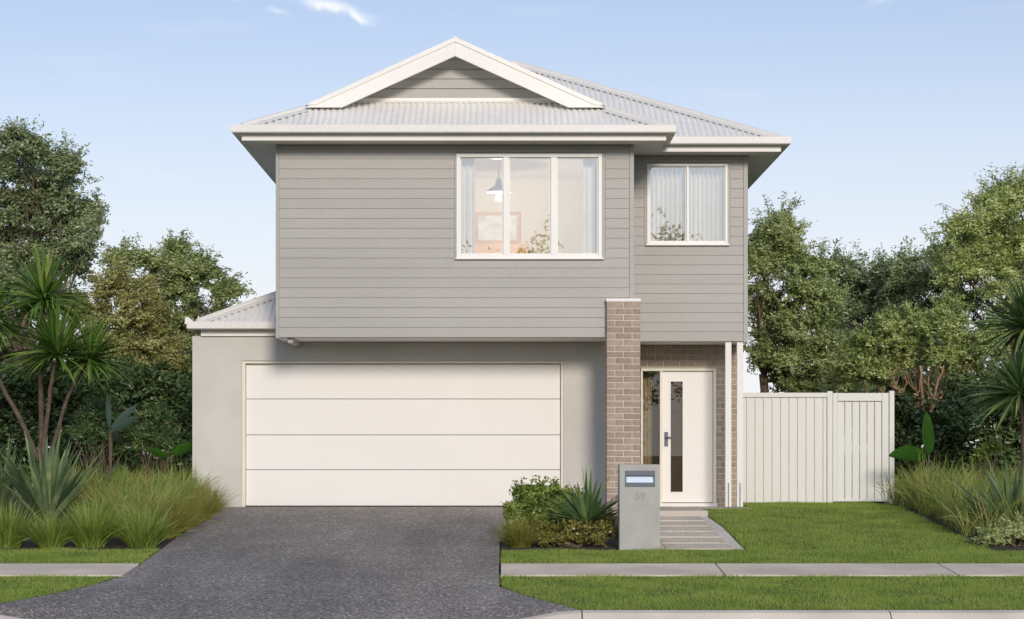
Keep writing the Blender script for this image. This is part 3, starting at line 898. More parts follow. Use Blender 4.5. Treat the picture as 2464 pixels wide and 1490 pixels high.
# rooms behind the two upper windows
def room(name, x0, x1, y0, y1, z0, z1, wall):
    t = 0.05
    mb = MB()
    mb.box(x0 - t, x0, y0, y1, z0, z1); mb.box(x1, x1 + t, y0, y1, z0, z1)
    mb.box(x0 - t, x1 + t, y1, y1 + t, z0, z1)
    mb.build(name + '_wall', wall, house)
    MB().box(x0 - t, x1 + t, y0, y1 + t, z1, z1 + t).build(name + '_ceiling', M['window_white'], house)
    MB().box(x0 - t, x1 + t, y0, y1 + t, z0 - t, z0).build(name + '_floor', M['room_floor'], house)
room('bedroom', -2.4, 1.70, YU + 0.17, 2.2, 2.62, 5.20, M['room'])
room('stair_hall', 1.98, 3.5, 0.17, 2.2, 2.62, 5.20, M['room'])

# ---- eaves: soffits, fascias, gutters
EAVE = [(-3.72, 12.4), (-3.72, -1.665), (2.345, -1.665), (2.345, -0.465), (4.135, -0.465), (4.135, 12.4)]
mb = MB()
ins = [(-3.70, 12.4), (-3.70, -1.645), (2.325, -1.645), (2.325, -0.445), (4.115, -0.445), (4.115, 12.4)]
mb.prism(ins, 'z', 5.284, 5.30)
mb.build('soffit', M['soffit'], house)
MB().sweep([(0.0, 5.279), (0.0, 5.47), (-0.019, 5.47), (-0.019, 5.279)], EAVE).build('fascia', M['white'], house)
GP = [(0.001, 5.376), (0.122, 5.372), (0.137, 5.386), (0.140, 5.474), (0.133, 5.486), (0.120, 5.482), (0.116, 5.402), (0.001, 5.40)]
MB().sweep(GP, EAVE).build('gutter', M['gutter'], house)
# garage eaves on the left
E2 = [(-4.52, 7.5), (-4.52, -0.045), (XL - 0.03, -0.045)]
MB().sweep([(0, 2.566), (0, 2.76), (-0.03, 2.76), (-0.03, 2.566)], E2).build('fascia', M['white'], house)
GP2 = [(o, z - 5.376 + 2.664) for o, z in GP]
GP2 = [(o * 1.35, z) for o, z in GP2]
MB().sweep(GP2, E2).build('gutter', M['gutter'], house)

MB().prism([(-4.745, 2.735), (-4.735, 2.835), (-4.70, 2.85), (-4.60, 2.765), (-4.60, 2.735)], 'y', -0.20, 0.05).build('gutter_end', M['gutter'], house, 0.006)
# ---- roof: corrugated sheets cut to each slope
TAN = 0.4537
PITCH, AMP = 0.088, 0.0118
roof = empty('roof'); roof.parent = house
def sheet_slope(O, u, v, u0, u1, f0, f1, name='roof_sheet', mat=None):
    """O eave origin; u along eave, v plan direction up the slope; f0/f1 plan distance up the slope as functions of u"""
    O, u, v = Vector(O), Vector(u), Vector(v)
    up = (v + Vector((0, 0, TAN)))
    nrm = u.cross(up).normalized()
    if nrm.z < 0: nrm = -nrm
    n = int((u1 - u0) / PITCH * 8)
    mb = MB()
    vs_, fs = [], []
    prev = False
    for i in range(n + 1):
        t = u0 + (u1 - u0) * i / n
        a, b = f0(t), f1(t)
        ok = b - a > 0.004
        if ok:
            off = nrm * (AMP * math.cos(2 * math.pi * t / PITCH))
            k = len(vs_)
            vs_ += [O + u * t + up * a + off, O + u * t + up * ((a + b) / 2) + off, O + u * t + up * b + off]
            if prev:
                fs += [(k - 3, k, k + 1, k - 2), (k - 2, k + 1, k + 2, k - 1)]
        prev = ok
    mb.add(vs_, fs)
    return mb.build(name, mat or M['roof'], roof, smooth=True)
ZE = 5.44
RX0, RX1, RXM = -3.78, 4.19, 2.41
FY, MY, BY = -1.75, -0.53, 12.5
YBG = -0.90                    # barge plane of the gablet
XC = (RX0 + RXM) / 2
def lf(t):                     # left slope upper limit, t = Y
    lim = (RXM - RX0) / 2
    if t < YBG: return t - FY
    if t < MY + lim: return lim
    return min(t - MY, (RX1 - RX0) / 2, BY - t)
sheet_slope((RX0, 0, ZE), (0, 1, 0), (1, 0, 0), FY, BY, lambda t: 0.0, lf)
sheet_slope((RXM, 0, ZE), (0, 1, 0), (-1, 0, 0), FY, MY + (RXM - RX0) / 2, lambda t: max(0.0, t - MY), lambda t: (t - FY) if t < YBG else (RXM - RX0) / 2)
sheet_slope((0, FY, ZE), (1, 0, 0), (0, 1, 0), RX0, RXM, lambda t: 0.0, lambda t: min(t - RX0, RXM - t, 1.26))
sheet_slope((0, MY, ZE), (1, 0, 0), (0, 1, 0), XC, RX1, lambda t: max(0.0, RXM - t), lambda t: min(t - RX0, RX1 - t))
sheet_slope((RX1, 0, ZE), (0, 1, 0), (-1, 0, 0), MY, BY, lambda t: 0.0, lambda t: min(t - MY, (RX1 - RX0) / 2, BY - t))
sheet_slope((0, BY, ZE), (1, 0, 0), (0, -1, 0), RX0, RX1, lambda t: 0.0, lambda t: min(t - RX0, RX1 - t))
# garage lean-to hip on the left
ZG = 2.745
sheet_slope((0, -0.12, ZG), (1, 0, 0), (0, 1, 0), -4.62, XL + 0.02, lambda t: 0.0, lambda t: t + 4.62)
sheet_slope((-4.62, 0, ZG), (0, 1, 0), (1, 0, 0), -0.12, 7.5, lambda t: 0.0, lambda t: min(t + 0.12, 1.34))
def cap(P0, P1, drop, name='hip_cap', wing=0.13, lift=0.020):
    """roll-top flashing along a hip or ridge"""
    P0, P1 = Vector(P0), Vector(P1)
    d = (P1 - P0); lat = Vector((d.y, -d.x, 0)).normalized()
    if abs(d.x) < 1e-6 and abs(d.y) < 1e-6: return
    prof = [(-wing, -drop * wing + lift - 0.004), (-wing + 0.004, -drop * wing + lift + 0.004), (-0.040, -drop * 0.04 + lift + 0.008), (-0.026, lift + 0.030), (0, lift + 0.044), (0.026, lift + 0.030), (0.040, -drop * 0.04 + lift + 0.008), (wing - 0.004, -drop * wing + lift + 0.004), (wing, -drop * wing + lift - 0.004), (0, lift - 0.01)]
    n = len(prof)
    v = [P0 + lat * a + Vector((0, 0, b)) for a, b in prof] + [P1 + lat * a + Vector((0, 0, b)) for a, b in prof]
    f = [(i, (i + 1) % n, n + (i + 1) % n, n + i) for i in range(n)] + [tuple(range(n)), tuple(range(2 * n - 1, n - 1, -1))]
    MB().add(v, f).build(name, M['gutter'], roof)
HD = TAN * math.sqrt(0.5)
tb_ = 0.86
cap((RX0 + 0.06, FY + 0.06, ZE + TAN * 0.06), (RX0 + tb_, FY + tb_, ZE + TAN * tb_), HD)
cap((RXM - 0.06, FY + 0.06, ZE + TAN * 0.06), (RXM - tb_, FY + tb_, ZE + TAN * tb_), HD)
RW = (RX1 - RX0) / 2
cap((RX1 - 0.06, MY + 0.06, ZE + TAN * 0.06), (RX1 - RW, MY + RW, ZE + TAN * RW), HD)
XH = (RXM - RX0) / 2
cap((XC, MY + XH, ZE + TAN * XH), (RX0 + RW, MY + RW, ZE + TAN * RW), HD)
cap((RX0 + RW, MY + RW, ZE + TAN * RW), (RX0 + RW, BY - RW, ZE + TAN * RW), TAN, 'ridge_cap')
cap((XC, YBG - 0.02, ZE + TAN * XH), (XC, MY + XH, ZE + TAN * XH), TAN, 'ridge_cap')
cap((-4.62 + 0.05, -0.12 + 0.05, ZG + TAN * 0.05), (-4.62 + 1.33, -0.12 + 1.33, ZG + TAN * 1.33), HD)
# gablet: boarded triangle, base flashing, barge boards
YG = -0.52
zap = ZE + TAN * XH
gab = MB().prism([(XC - 2.2, 5.90), (XC + 2.2, 5.90), (XC, 5.90 + 2.2 * TAN)], 'y', YG + 0.03, YG + 0.08).build('gable_wall', M['clad_back'], house)
z = 6.06
while z < zap - 0.10:
    z1 = min(z + BH, zap - 0.08)
    w0 = (zap - 0.03 - (z + 0.004)) / TAN
    w1 = max(0.01, (zap - 0.03 - (z1 - 0.004)) / TAN)
    mb = MB()
    p = [(XC - w0, z + 0.004), (XC + w0, z + 0.004), (XC + w1, z1 - 0.004), (XC - w1, z1 - 0.004)]
    v = [(x, YG, zz_) for x, zz_ in p[:2]] + [(x, YG + 0.008, zz_) for x, zz_ in p[2:]] + [(x, YG + 0.029, zz_) for x, zz_ in p]
    mb.add(v, [(0, 1, 2, 3), (7, 6, 5, 4), (0, 4, 5, 1), (1, 5, 6, 2), (2, 6, 7, 3), (3, 7, 4, 0)])
    mb.build('weatherboard', M['clad'], gab)
    z = z1
mb = MB()
mb.prism([(YG - 0.07, ZE + TAN * (YG - 0.07 - FY) + 0.018), (YG - 0.02, 6.02), (YG - 0.02, 6.062), (YG + 0.03, 6.062), (YG + 0.03, 5.95)], 'x', XC - 1.95, XC + 1.95)
mb.build('base_flashing', M['gutter'], gab)
for sgn in (-1, 1):
    mb = MB()
    hz = 0.245
    zc = 5.862
    top = lambda dx: zap + 0.014 - TAN * dx
    dxo = (zap + 0.014 - zc) / TAN
    dxi = (zap + 0.014 - hz - zc) / TAN
    poly = [(0, top(0)), (dxo, zc), (dxi, zc), (0, top(0) - hz)]
    pl = [(XC + sgn * a, b) for a, b in poly]
    mb.prism(pl, 'y', YBG - 0.045, YBG)
    bb = mb.build('barge_board', M['white'], roof, 0.004)
    mb = MB()
    poly = [(0, top(0) + 0.03), (dxo + 0.02, zc + 0.022), (dxo - 0.10, zc + 0.022), (0, top(0) - 0.052)]
    poly = [(0, top(0) + 0.034), (dxo, zc + 0.034), (dxo - 0.16, zc + 0.034), (0, top(0) - 0.04)]
    mb.prism([(XC + sgn * a, b) for a, b in poly], 'y', YBG - 0.062, YBG + 0.16)
    mb.build('barge_cap', M['gutter'], bb, 0.004)
    # lining between barge and gable wall
    mb = MB()
    poly = [(0, top(0) - 0.055), (dxi + 0.12, zc + 0.03), (dxi + 0.07, zc + 0.02), (0, top(0) - 0.075)]
    poly = [(0, top(0) - 0.05), (dxo - 0.2, top(dxo - 0.2) - 0.05), (dxo - 0.2, top(dxo - 0.2) - 0.07), (0, top(0) - 0.07)]
    mb.prism([(XC + sgn * a, b) for a, b in poly], 'y', YBG + 0.002, YG - 0.002)
    mb.build('barge_lining', M['soffit'], bb)

# ------------------------------------------------------------------ things behind the glass
def curtain(x0, x1, z0, z1, Y, folds, amp, mat, label, taper=0.0):
    nx = int(folds * 10); nz = 8
    mb = MB(); vs_, fs = [], []
    for i in range(nx + 1):
        for j in range(nz + 1):
            t = i / nx; q = j / nz
            xx = x0 + (x1 - x0) * t + taper * (1 - q) * (t - 0.5)
            yy = Y + amp * (1 + 0.25 * math.sin(7 * t + 3)) * math.sin(2 * math.pi * folds * t + 0.6 * math.sin(5 * t)) * (0.75 + 0.25 * (1 - q))
            vs_.append((xx, yy, z0 + (z1 - z0) * q))
    for i in range(nx):
        for j in range(nz):
            a = i * (nz + 1) + j
            fs.append((a, a + nz + 1, a + nz + 2, a + 1))
    o = mb.add(vs_, fs).build('curtain', mat, smooth=True)
    sd = o.modifiers.new('cloth', 'SOLIDIFY'); sd.thickness = 0.004
    tag(o, label, 'curtain')
    return o
curtain(-0.64, -0.395, 3.0, 5.13, YU + 0.26, 3, 0.035, M['curtain'], 'white curtain bunched at the left side of the wide three-pane window')
curtain(1.19, 1.45, 3.0, 5.13, YU + 0.26, 3, 0.035, M['curtain'], 'white curtain bunched at the right side of the wide three-pane window')
curtain(2.16, 2.79, 3.3, 5.13, 0.24, 9, 0.085, M['curtain'], 'pleated pale curtain filling left pane of the small upper window')
curtain(2.80, 3.40, 3.3, 5.13, 0.24, 9, 0.085, M['curtain'], 'pleated white curtain filling right pane of the small upper window')
curtain(2.19, 2.34, 0.0, 2.2, EY + 0.30, 3, 0.03, M['drape'], 'cream drape hanging behind the narrow sidelight of the front door', -0.02)
# pendant lamp
pd = tag(empty('pendant_lamp', (-0.05, 0.55, 4.78)), 'blue-grey bell pendant lamp hanging behind the left pane of the wide window', 'lamp')
def lathe(prof, c, sides=20):
    mb = MB(); n = len(prof)
    v = [(c[0] + r * math.cos(2 * math.pi * k / sides), c[1] + r * math.sin(2 * math.pi * k / sides), c[2] + z) for k in range(sides) for r, z in prof]
    f = [(k * n + i, ((k + 1) % sides) * n + i, ((k + 1) % sides) * n + i + 1, k * n + i + 1) for k in range(sides) for i in range(n - 1)]
    return mb.add(v, f)
lathe([(0.03, 0.20), (0.045, 0.16), (0.06, 0.10), (0.15, 0.04), (0.20, 0.0), (0.195, -0.01), (0.14, 0.03)], (-0.05, 0.55, 4.80)).build('lamp_shade', M['lamp_metal'], pd, smooth=True)
lathe([(0.0, -0.03), (0.06, -0.02), (0.09, 0.01), (0.08, 0.04)], (-0.05, 0.55, 4.79)).build('diffuser', M['curtain'], pd, smooth=True)
pl_ = bpy.data.lights.new('lamp_bulb', 'POINT'); pl_.energy = 60; pl_.color = (1.0, 0.83, 0.62); pl_.shadow_soft_size = 0.06
plo = bpy.data.objects.new('lamp_bulb', pl_); COL.objects.link(plo); plo.location = (-0.05, 0.55, 4.70); plo.parent = pd; plo.matrix_parent_inverse = Matrix.Translation(pd.location).inverted()
MB().tube([(-0.05, 0.55, 5.20), (-0.05, 0.55, 4.99)], [0.008, 0.008]).build('cord', M['lamp_metal'], pd)
# framed print and timber chest on the back wall
pic = tag(empty('framed_picture', (0.0, 2.15, 4.0)), 'timber framed print on the bedroom wall above the honey timber chest', 'picture')
mb = MB()
x0, x1, z0, z1 = -0.43, 0.29, 4.16, 4.66
mb.box(x0, x0 + 0.05, 2.15, 2.19, z0, z1); mb.box(x1 - 0.05, x1, 2.15, 2.19, z0, z1)
mb.box(x0 + 0.05, x1 - 0.05, 2.15, 2.19, z0, z0 + 0.05); mb.box(x0 + 0.05, x1 - 0.05, 2.15, 2.19, z1 - 0.05, z1)
mb.build('frame', M['wood'], pic)
MB().box(x0 + 0.05, x1 - 0.05, 2.17, 2.188, z0 + 0.05, z1 - 0.05).build('print', M['paper'], pic)
ch = tag(empty('chest_of_drawers', (-0.1, 1.9, 2.62)), 'honey timber chest standing against the bedroom wall below the print', 'chest')
MB().box(-0.62, 0.42, 1.72, 2.18, 2.64, 4.12).build('carcass', M['wood'], ch, 0.01)
for zz_ in (2.8, 3.13, 3.46, 3.79):
    dr = MB().box(-0.58, 0.38, 1.70, 1.722, zz_ - 0.12, zz_ + 0.18).build('drawer', M['wood'], ch, 0.006)
    MB().box(-0.16, -0.04, 1.68, 1.70, zz_, zz_ + 0.02).build('handle', M['lamp_metal'], dr)

# ------------------------------------------------------------------ fence and gate
FYY = 2.80
fence = tag(empty('fence', (3.8, FYY, 0)), 'off-white steel sheet fence panel between house corner and gate', 'fence')
fs_ = S(FYY)
fx = lambda px: (px - VPX) / fs_
FZ0, FZ1 = -0.01, 1.79
xs = [fx(1796) - 0.276 + 0.1383 * k for k in range(12)]
xe = fx(1990)
def corr_board(parent, x0, x1, z0, z1, Y, k):
    mb = MB()
    w_ = x1 - x0
    prof = [(x0 + 0.0015, Y + 0.017), (x0 + 0.006, Y + 0.004), (x0 + 0.030, Y + 0.004), (x0 + 0.036, Y + 0.009), (x1 - 0.006, Y + 0.009), (x1 - 0.0015, Y + 0.017), (x1 - 0.0015, Y + 0.022), (x0 + 0.0015, Y + 0.022)]
    mb.prism(prof, 'z', z0, z1)
    mb.build('panel', M['fence'], parent)
for k in range(len(xs)):
    a = xs[k]; b = min(a + 0.1383, xe)
    if b - a > 0.03: corr_board(fence, a, b, FZ0, FZ1 - 0.04, FYY, k)
MB().box(xs[0], xe, FYY + 0.024, FYY + 0.03, FZ0, FZ1 - 0.04).build('backing_sheet', M['fence'], fence)
MB().box(xs[0], xe, FYY - 0.022, FYY + 0.045, FZ1 - 0.075, FZ1).build('top_rail', M['fence'], fence, 0.006)
MB().box(fx(1990), fx(2003), FYY - 0.03, FYY + 0.06, -0.1, FZ1 + 0.025).build('post', M['fence'], fence, 0.005)
MB().box(fx(2139.5), fx(2151.5), FYY - 0.03, FYY + 0.06, -0.1, FZ1 + 0.03).build('post', M['fence'], fence, 0.005)
gate = tag(empty('gate', (5.8, FYY, 0)), 'off-white framed side gate at the end of the steel fence', 'gate')
ga, gb = fx(2004), fx(2138)
MB().box(ga, ga + 0.075, FYY - 0.018, FYY + 0.035, 0.02, FZ1 - 0.005).build('stile', M['fence'], gate, 0.004)
MB().box(gb - 0.105, gb, FYY - 0.018, FYY + 0.035, 0.02, FZ1 - 0.005).build('stile', M['fence'], gate, 0.004)
MB().box(ga + 0.077, gb - 0.107, FYY - 0.018, FYY + 0.035, FZ1 - 0.135, FZ1 - 0.005).build('rail', M['fence'], gate, 0.004)
MB().box(ga + 0.077, gb - 0.107, FYY - 0.010, FYY + 0.035, 0.02, 0.06).build('rail', M['fence'], gate, 0.004)
wpan = (gb - 0.105 - ga - 0.075) / 6
for k in range(6):
    corr_board(gate, ga + 0.076 + wpan * k, ga + 0.074 + wpan * (k + 1), 0.06, FZ1 - 0.137, FYY + 0.012, k)

# ------------------------------------------------------------------ letterbox
LBY = -6.20
lb = tag(empty('letterbox', (1.69, LBY, gz(LBY))), 'grey rendered letterbox pillar beside the entry path', 'letterbox')
lx0, lx1 = 1.446, 1.942
lz0, lz1 = gz(LBY) - 0.02, 0.672
mb = MB()
sx0, sx1, sz0, sz1 = lx0 + 0.066, lx0 + 0.434, 0.398, 0.596
mb.box(lx0, sx0, LBY, LBY + 0.40, lz0, lz1); mb.box(sx1, lx1, LBY, LBY + 0.40, lz0, lz1)
mb.box(sx0, sx1, LBY, LBY + 0.40, lz0, sz0); mb.box(sx0, sx1, LBY, LBY + 0.40, sz1, lz1)
mb.box(sx0, sx1, LBY + 0.1, LBY + 0.40, sz0, sz1)
mb.build('body', M['letterbox'], lb)
mb = MB()
fr_ = 0.016
mb.box(sx0, sx0 + fr_, LBY - 0.008, LBY + 0.05, sz0, sz1); mb.box(sx1 - fr_, sx1, LBY - 0.008, LBY + 0.05, sz0, sz1)
mb.box(sx0 + fr_, sx1 - fr_, LBY - 0.008, LBY + 0.05, sz0, sz0 + 0.05); mb.box(sx0 + fr_, sx1 - fr_, LBY - 0.008, LBY + 0.05, sz1 - 0.062, sz1)
plate = mb.build('slot_plate', M['steel_dark'], lb, 0.002)
MB().prism([(LBY + 0.004, sz0 + 0.052), (LBY + 0.030, sz0 + 0.130), (LBY + 0.036, sz0 + 0.128), (LBY + 0.010, sz0 + 0.050)], 'x', sx0 + fr_ + 0.002, sx1 - fr_ - 0.002).build('flap', M['steel_light'], plate)
# the house number, cut as metal digits
def digits(txt, size, loc, mat, parent):
    cu = bpy.data.curves.new('digits', 'FONT')
    cu.body = txt; cu.size = size; cu.extrude = 0.003; cu.align_x = 'CENTER'; cu.resolution_u = 3
    tmp = bpy.data.objects.new('tmp', cu)
    COL.objects.link(tmp)
    dg = bpy.context.evaluated_depsgraph_get()
    me = bpy.data.meshes.new_from_object(tmp.evaluated_get(dg))
    bpy.data.objects.remove(tmp)
    me.materials.clear(); me.materials.append(mat)
    me.transform(Matrix.Rotation(R(90), 4, 'X'))
    me.transform(Matrix.Translation(loc))
    return link('house_number', me, parent)
M['numeral'] = surf('grey_numeral', (0.29, 0.29, 0.30), 0.5, 0.05)
digits('59', 0.135, (1.446 + 0.252, LBY - 0.003, 0.242), M['numeral'], lb)

# ------------------------------------------------------------------ planting: generators
def blades(base, az, t0, t1, length, width, segs, prof, fold=0.0, rng=RNG, roll=None):
    """curved strap leaves; returns verts, quads. t0/t1 = lean from vertical at base and tip."""
    N = len(base)
    k = segs + 1
    rows = []
    p = base.copy()
    hx = np.column_stack([np.cos(az), np.sin(az), np.zeros(N)])
    side = np.column_stack([-np.sin(az), np.cos(az), np.zeros(N)])
    cross = 3 if fold else 2
    V = np.empty((N, k, cross, 3))
    for i in range(k):
        q = i / segs
        t = t0 + (t1 - t0) * q
        dirv = hx * np.sin(t)[:, None] + np.array([0, 0, 1.0]) * np.cos(t)[:, None]
        nrm = np.cross(side, dirv)
        sd = side
        if roll is not None:
            sd = side * np.cos(roll)[:, None] + nrm * np.sin(roll)[:, None]
            nrm = np.cross(sd, dirv)
        w = (width * prof[i] * 0.5)[:, None]
        if cross == 2:
            V[:, i, 0] = p - sd * w; V[:, i, 1] = p + sd * w
        else:
            V[:, i, 0] = p - sd * w; V[:, i, 1] = p - nrm * w * fold * -1; V[:, i, 2] = p + sd * w
        if i < segs:
            tm = t0 + (t1 - t0) * (q + 0.5 / segs)
            dm = hx * np.sin(tm)[:, None] + np.array([0, 0, 1.0]) * np.cos(tm)[:, None]
            p = p + dm * (length / segs)[:, None]
    V = V.reshape(-1, 3)
    idx = np.arange(N)[:, None] * (k * cross)
    fl = []
    for i in range(segs):
        for c in range(cross - 1):
            a = i * cross + c
            fl.append(idx + np.array([[a, a + 1, a + cross + 1, a + cross]]))
    F = np.concatenate(fl)
    return V, F

def merge(parts):
    vs_, fs, b = [], [], 0
    for v, f in parts:
        vs_.append(v); fs.append(f + b); b += len(v)
    return np.concatenate(vs_), np.concatenate(fs)

def leaf_quads(c, length, width, up=0.5, rng=RNG, droop=0.0, out=None):
    """diamond leaves at points c with random heading"""
    N = len(c)
    az = rng.uniform(0, 2 * np.pi, N)
    el = rng.normal(0.1 - droop, 0.55, N)
    d = np.column_stack([np.cos(az) * np.cos(el), np.sin(az) * np.cos(el), np.sin(el)])
    r = rng.normal(0, 1, (N, 3)) * (1 - up) + np.array([0, 0, up])
    if out is not None:         # leaves turn their faces out of the crown, towards the light
        r = rng.normal(0, 1, (N, 3)) * 0.42 + np.array([0, 0, 0.38]) + out * 0.85
    s = np.cross(d, r); s /= np.linalg.norm(s, axis=1)[:, None] + 1e-9
    nn = np.cross(s, d)
    ln = (length * rng.uniform(0.7, 1.3, N))[:, None]; wd = (width * rng.uniform(0.75, 1.25, N))[:, None]
    V = np.empty((N, 4, 3))
    V[:, 0] = c - d * ln * 0.5
    V[:, 1] = c - s * wd * 0.5 + nn * wd * 0.15 + d * ln * 0.05
    V[:, 2] = c + d * ln * 0.5 - nn * ln * 0.08
    V[:, 3] = c + s * wd * 0.5 + nn * wd * 0.15 + d * ln * 0.05
    return V.reshape(-1, 3), np.arange(N * 4).reshape(N, 4)

def foliage(lobes, n_leaf, length, width, spread=0.16, per=55, up=0.5, droop=0.0, shell=0.45, flat=0.62, rng=RNG, clip=None, sprig=0.34):
    """lobes: (x,y,z,rx,ry,rz). Each lobe carries pads of leaves of uneven size near its skin, with gaps between
    them, and sprigs poking out of the pads."""
    subs = []
    for (x, y, z, rx, ry, rz) in lobes:
        r = (rx + ry + rz) / 3
        n = int(np.clip(9 * (r / (spread * 2.6)) ** 2, 7, 46))
        d = rng.normal(0, 1, (n, 3)); d /= np.linalg.norm(d, axis=1)[:, None]
        d[:, 2] = np.where(d[:, 2] < -0.55, -d[:, 2], d[:, 2])
        rad = np.where(rng.uniform(0, 1, n) < 0.28, rng.uniform(0.2, 0.7, n), rng.uniform(0.72, 1.08, n))
        c = np.array([x, y, z]) + d * rad[:, None] * np.array([rx, ry, rz])
        sz = spread * rng.uniform(0.75, 1.9, n)
        subs.append(np.column_stack([c, sz, np.tile([x, y, z], (n, 1))]))
    sb = np.concatenate(subs)
    wgt = sb[:, 3] ** 2; wgt /= wgt.sum()
    si = rng.choice(len(sb), n_leaf, p=wgt)
    d = rng.normal(0, 1, (n_leaf, 3)); d[:, 2] += 0.35
    d /= np.linalg.norm(d, axis=1)[:, None]
    rad = rng.uniform(0, 1, n_leaf) ** 0.5
    K = 7
    sd = rng.normal(0, 1, (len(sb), K, 3)); sd[:, :, 2] += 0.45
    sd /= np.linalg.norm(sd, axis=2)[:, :, None]
    onsprig = rng.uniform(0, 1, n_leaf) < sprig
    kk = rng.integers(0, K, n_leaf)
    d = np.where(onsprig[:, None], sd[si, kk] + rng.normal(0, 0.09, (n_leaf, 3)), d)
    rad = np.where(onsprig, rng.uniform(0.5, 1.85, n_leaf), rad)
    off = d * (rad * sb[si, 3])[:, None]
    off[:, 2] *= np.where(onsprig, 1.0, flat)
    c = sb[si, :3] + off
    o_ = c - sb[si, 4:7]
    o_ = o_ / (np.linalg.norm(o_, axis=1)[:, None] + 1e-6) * 0.6 + d * 0.6
    if clip is not None:
        ok_ = clip(c); c = c[ok_]; o_ = o_[ok_]
    V, F = leaf_quads(c, length, width, up, rng, droop, o_)
    return V, F, sb[:, :3]

def limb(mb, p0, p1, r0, r1, sag=0.0, wob=0.06, n=6):
    p0, p1 = Vector(p0), Vector(p1)
    ln = (p1 - p0).length
    pts, rad = [], []
    for i in range(n + 1):
        t = i / n
        p = p0.lerp(p1, t)
        p.z += -sag * ln * math.sin(math.pi * t)
        if 0 < i < n:
            p += Vector((random.uniform(-1, 1), random.uniform(-1, 1), random.uniform(-0.5, 0.5))) * wob * ln * 0.5
        pts.append(p); rad.append(r0 + (r1 - r0) * t ** 0.8)
    mb.tube(pts, rad, 6)
    return pts

def tree(name, label, lobes_px, Y, trunk_px, mat, n_leaf, leaf=(0.11, 0.045), bark='bark', trunk_r=0.14, depth=0.9, group='trees standing beyond the garden', up=0.5, per=55, spread=0.17, seed=1, stems=1, limbs=None, droop=0.0, base_z=None):
    rng = np.random.default_rng(seed)
    random.seed(seed)
    s = S(Y)
    lobes = []
    for (px, py, rp) in lobes_px:
        c = W(px, py, Y)
        r = rp / s
        dy = rng.uniform(-0.5, 0.6) * depth
        lobes.append((c.x, Y + dy, c.z, r, r * 0.95, r * 0.88))
    bz = -0.05 if base_z is None else base_z
    bp = W(trunk_px[0], trunk_px[1], Y)
    root = tag(empty(name, (bp.x, Y, bz)), label, 'tree', group)
    mb = MB()
    fork = Vector((bp.x, Y, bp.z))
    bases = [Vector((bp.x + (k - (stems - 1) / 2) * trunk_r * 1.6, Y, bz)) for k in range(stems)]
    for k, b in enumerate(bases):
        limb(mb, b, fork + Vector(((k - (stems - 1) / 2) * 0.25, 0, 0)), trunk_r, trunk_r * 0.72, 0, 0.03, 7)
    V, F, cc = foliage(lobes, n_leaf, leaf[0], leaf[1], spread, per, up, droop, rng=rng)
    order = sorted(range(len(lobes)), key=lambda i: -lobes[i][5])
    for i in range(len(lobes)):
        lc = Vector(lobes[i][:3])
        start = fork.copy()
        if lc.z < fork.z + 0.2: start.z = min(fork.z, lc.z - 0.3)
        pts = limb(mb, start, lc + Vector((0, lobes[i][4] * 0.55, 0)), trunk_r * 0.30, trunk_r * 0.08, 0.04, 0.16, 7)
        # twigs out to sprays near this lobe
        d = np.linalg.norm(cc - np.array(lobes[i][:3]), axis=1)
        near = np.argsort(d)[:60]
        for j in rng.choice(near, min(6, len(near)), replace=False):
            st = pts[rng.integers(3, 7)]
            limb(mb, st, Vector(cc[j]) + Vector((0, 0.12, 0)), trunk_r * 0.08, trunk_r * 0.025, 0.0, 0.12, 4)
    if limbs:
        for (a, b, ra, rb) in limbs:
            limb(mb, W(a[0], a[1], Y - 0.35), W(b[0], b[1], Y - 0.55), ra, rb, 0.0, 0.08, 6)
    mb.build('trunk', M[bark], root, smooth=True)
    o = link('crown', np_mesh('crown', V, F, mat, False), root)
    return root

# ------------------------------------------------------------------ trees
tree('tall_tree', 'tall dark green tree at the far left rising above the palm-like cordyline',
     [(42, 368, 52), (88, 372, 34), (20, 450, 90), (110, 470, 70), (165, 430, 42), (130, 540, 92), (205, 525, 48), (215, 590, 52), (60, 600, 110), (-70, 480, 120), (160, 625, 62), (-60, 640, 120), (60, 720, 100), (-70, 800, 110), (130, 740, 60), (0, 880, 110)],
     9.0, (70, 900), L['dark'], 105000, (0.085, 0.034), seed=3, depth=1.6, spread=0.17, trunk_r=0.17)
tree('branching_tree', 'airy mid green tree with exposed trunk beside the garage roof',
     [(424, 612, 38), (395, 640, 44), (345, 640, 42), (298, 632, 26), (455, 655, 44), (498, 662, 36), (440, 715, 60), (520, 715, 40), (560, 716, 26), (370, 720, 60), (470, 780, 60), (540, 770, 32), (400, 800, 66), (440, 880, 66), (360, 900, 70), (430, 960, 60)],
     14.0, (430, 850), L['mid'], 60000, (0.09, 0.035), seed=5, depth=1.2, trunk_r=0.10, spread=0.16)
tree('olive_tree', 'pale olive green bushy tree between cordyline and garage wall',
     [(268, 690, 50), (330, 700, 46), (300, 760, 70), (360, 775, 46), (345, 840, 66), (400, 850, 44), (270, 850, 70), (330, 920, 66), (400, 910, 40), (240, 940, 60), (425, 870, 24), (220, 770, 60)],
     5.5, (330, 1010), L['olive'], 62000, (0.068, 0.028), seed=8, depth=0.9, trunk_r=0.09, spread=0.12)
tree('leafy_tree', 'dense mid green tree beside the house corner behind the fence',
     [(1880, 556, 34), (1846, 586, 40), (1905, 600, 48), (1830, 640, 40), (1890, 670, 72), (1960, 650, 44), (1840, 730, 56), (1930, 740, 76), (1985, 710, 40), (1860, 800, 58), (1950, 820, 66), (1836, 870, 34), (1900, 870, 48), (1970, 880, 56), (1890, 925, 36), (1945, 930, 44), (2010, 920, 50), (2060, 930, 50)],
     9.0, (1836, 900), L['mid'], 72000, (0.085, 0.030), seed=12, depth=1.2, trunk_r=0.11)
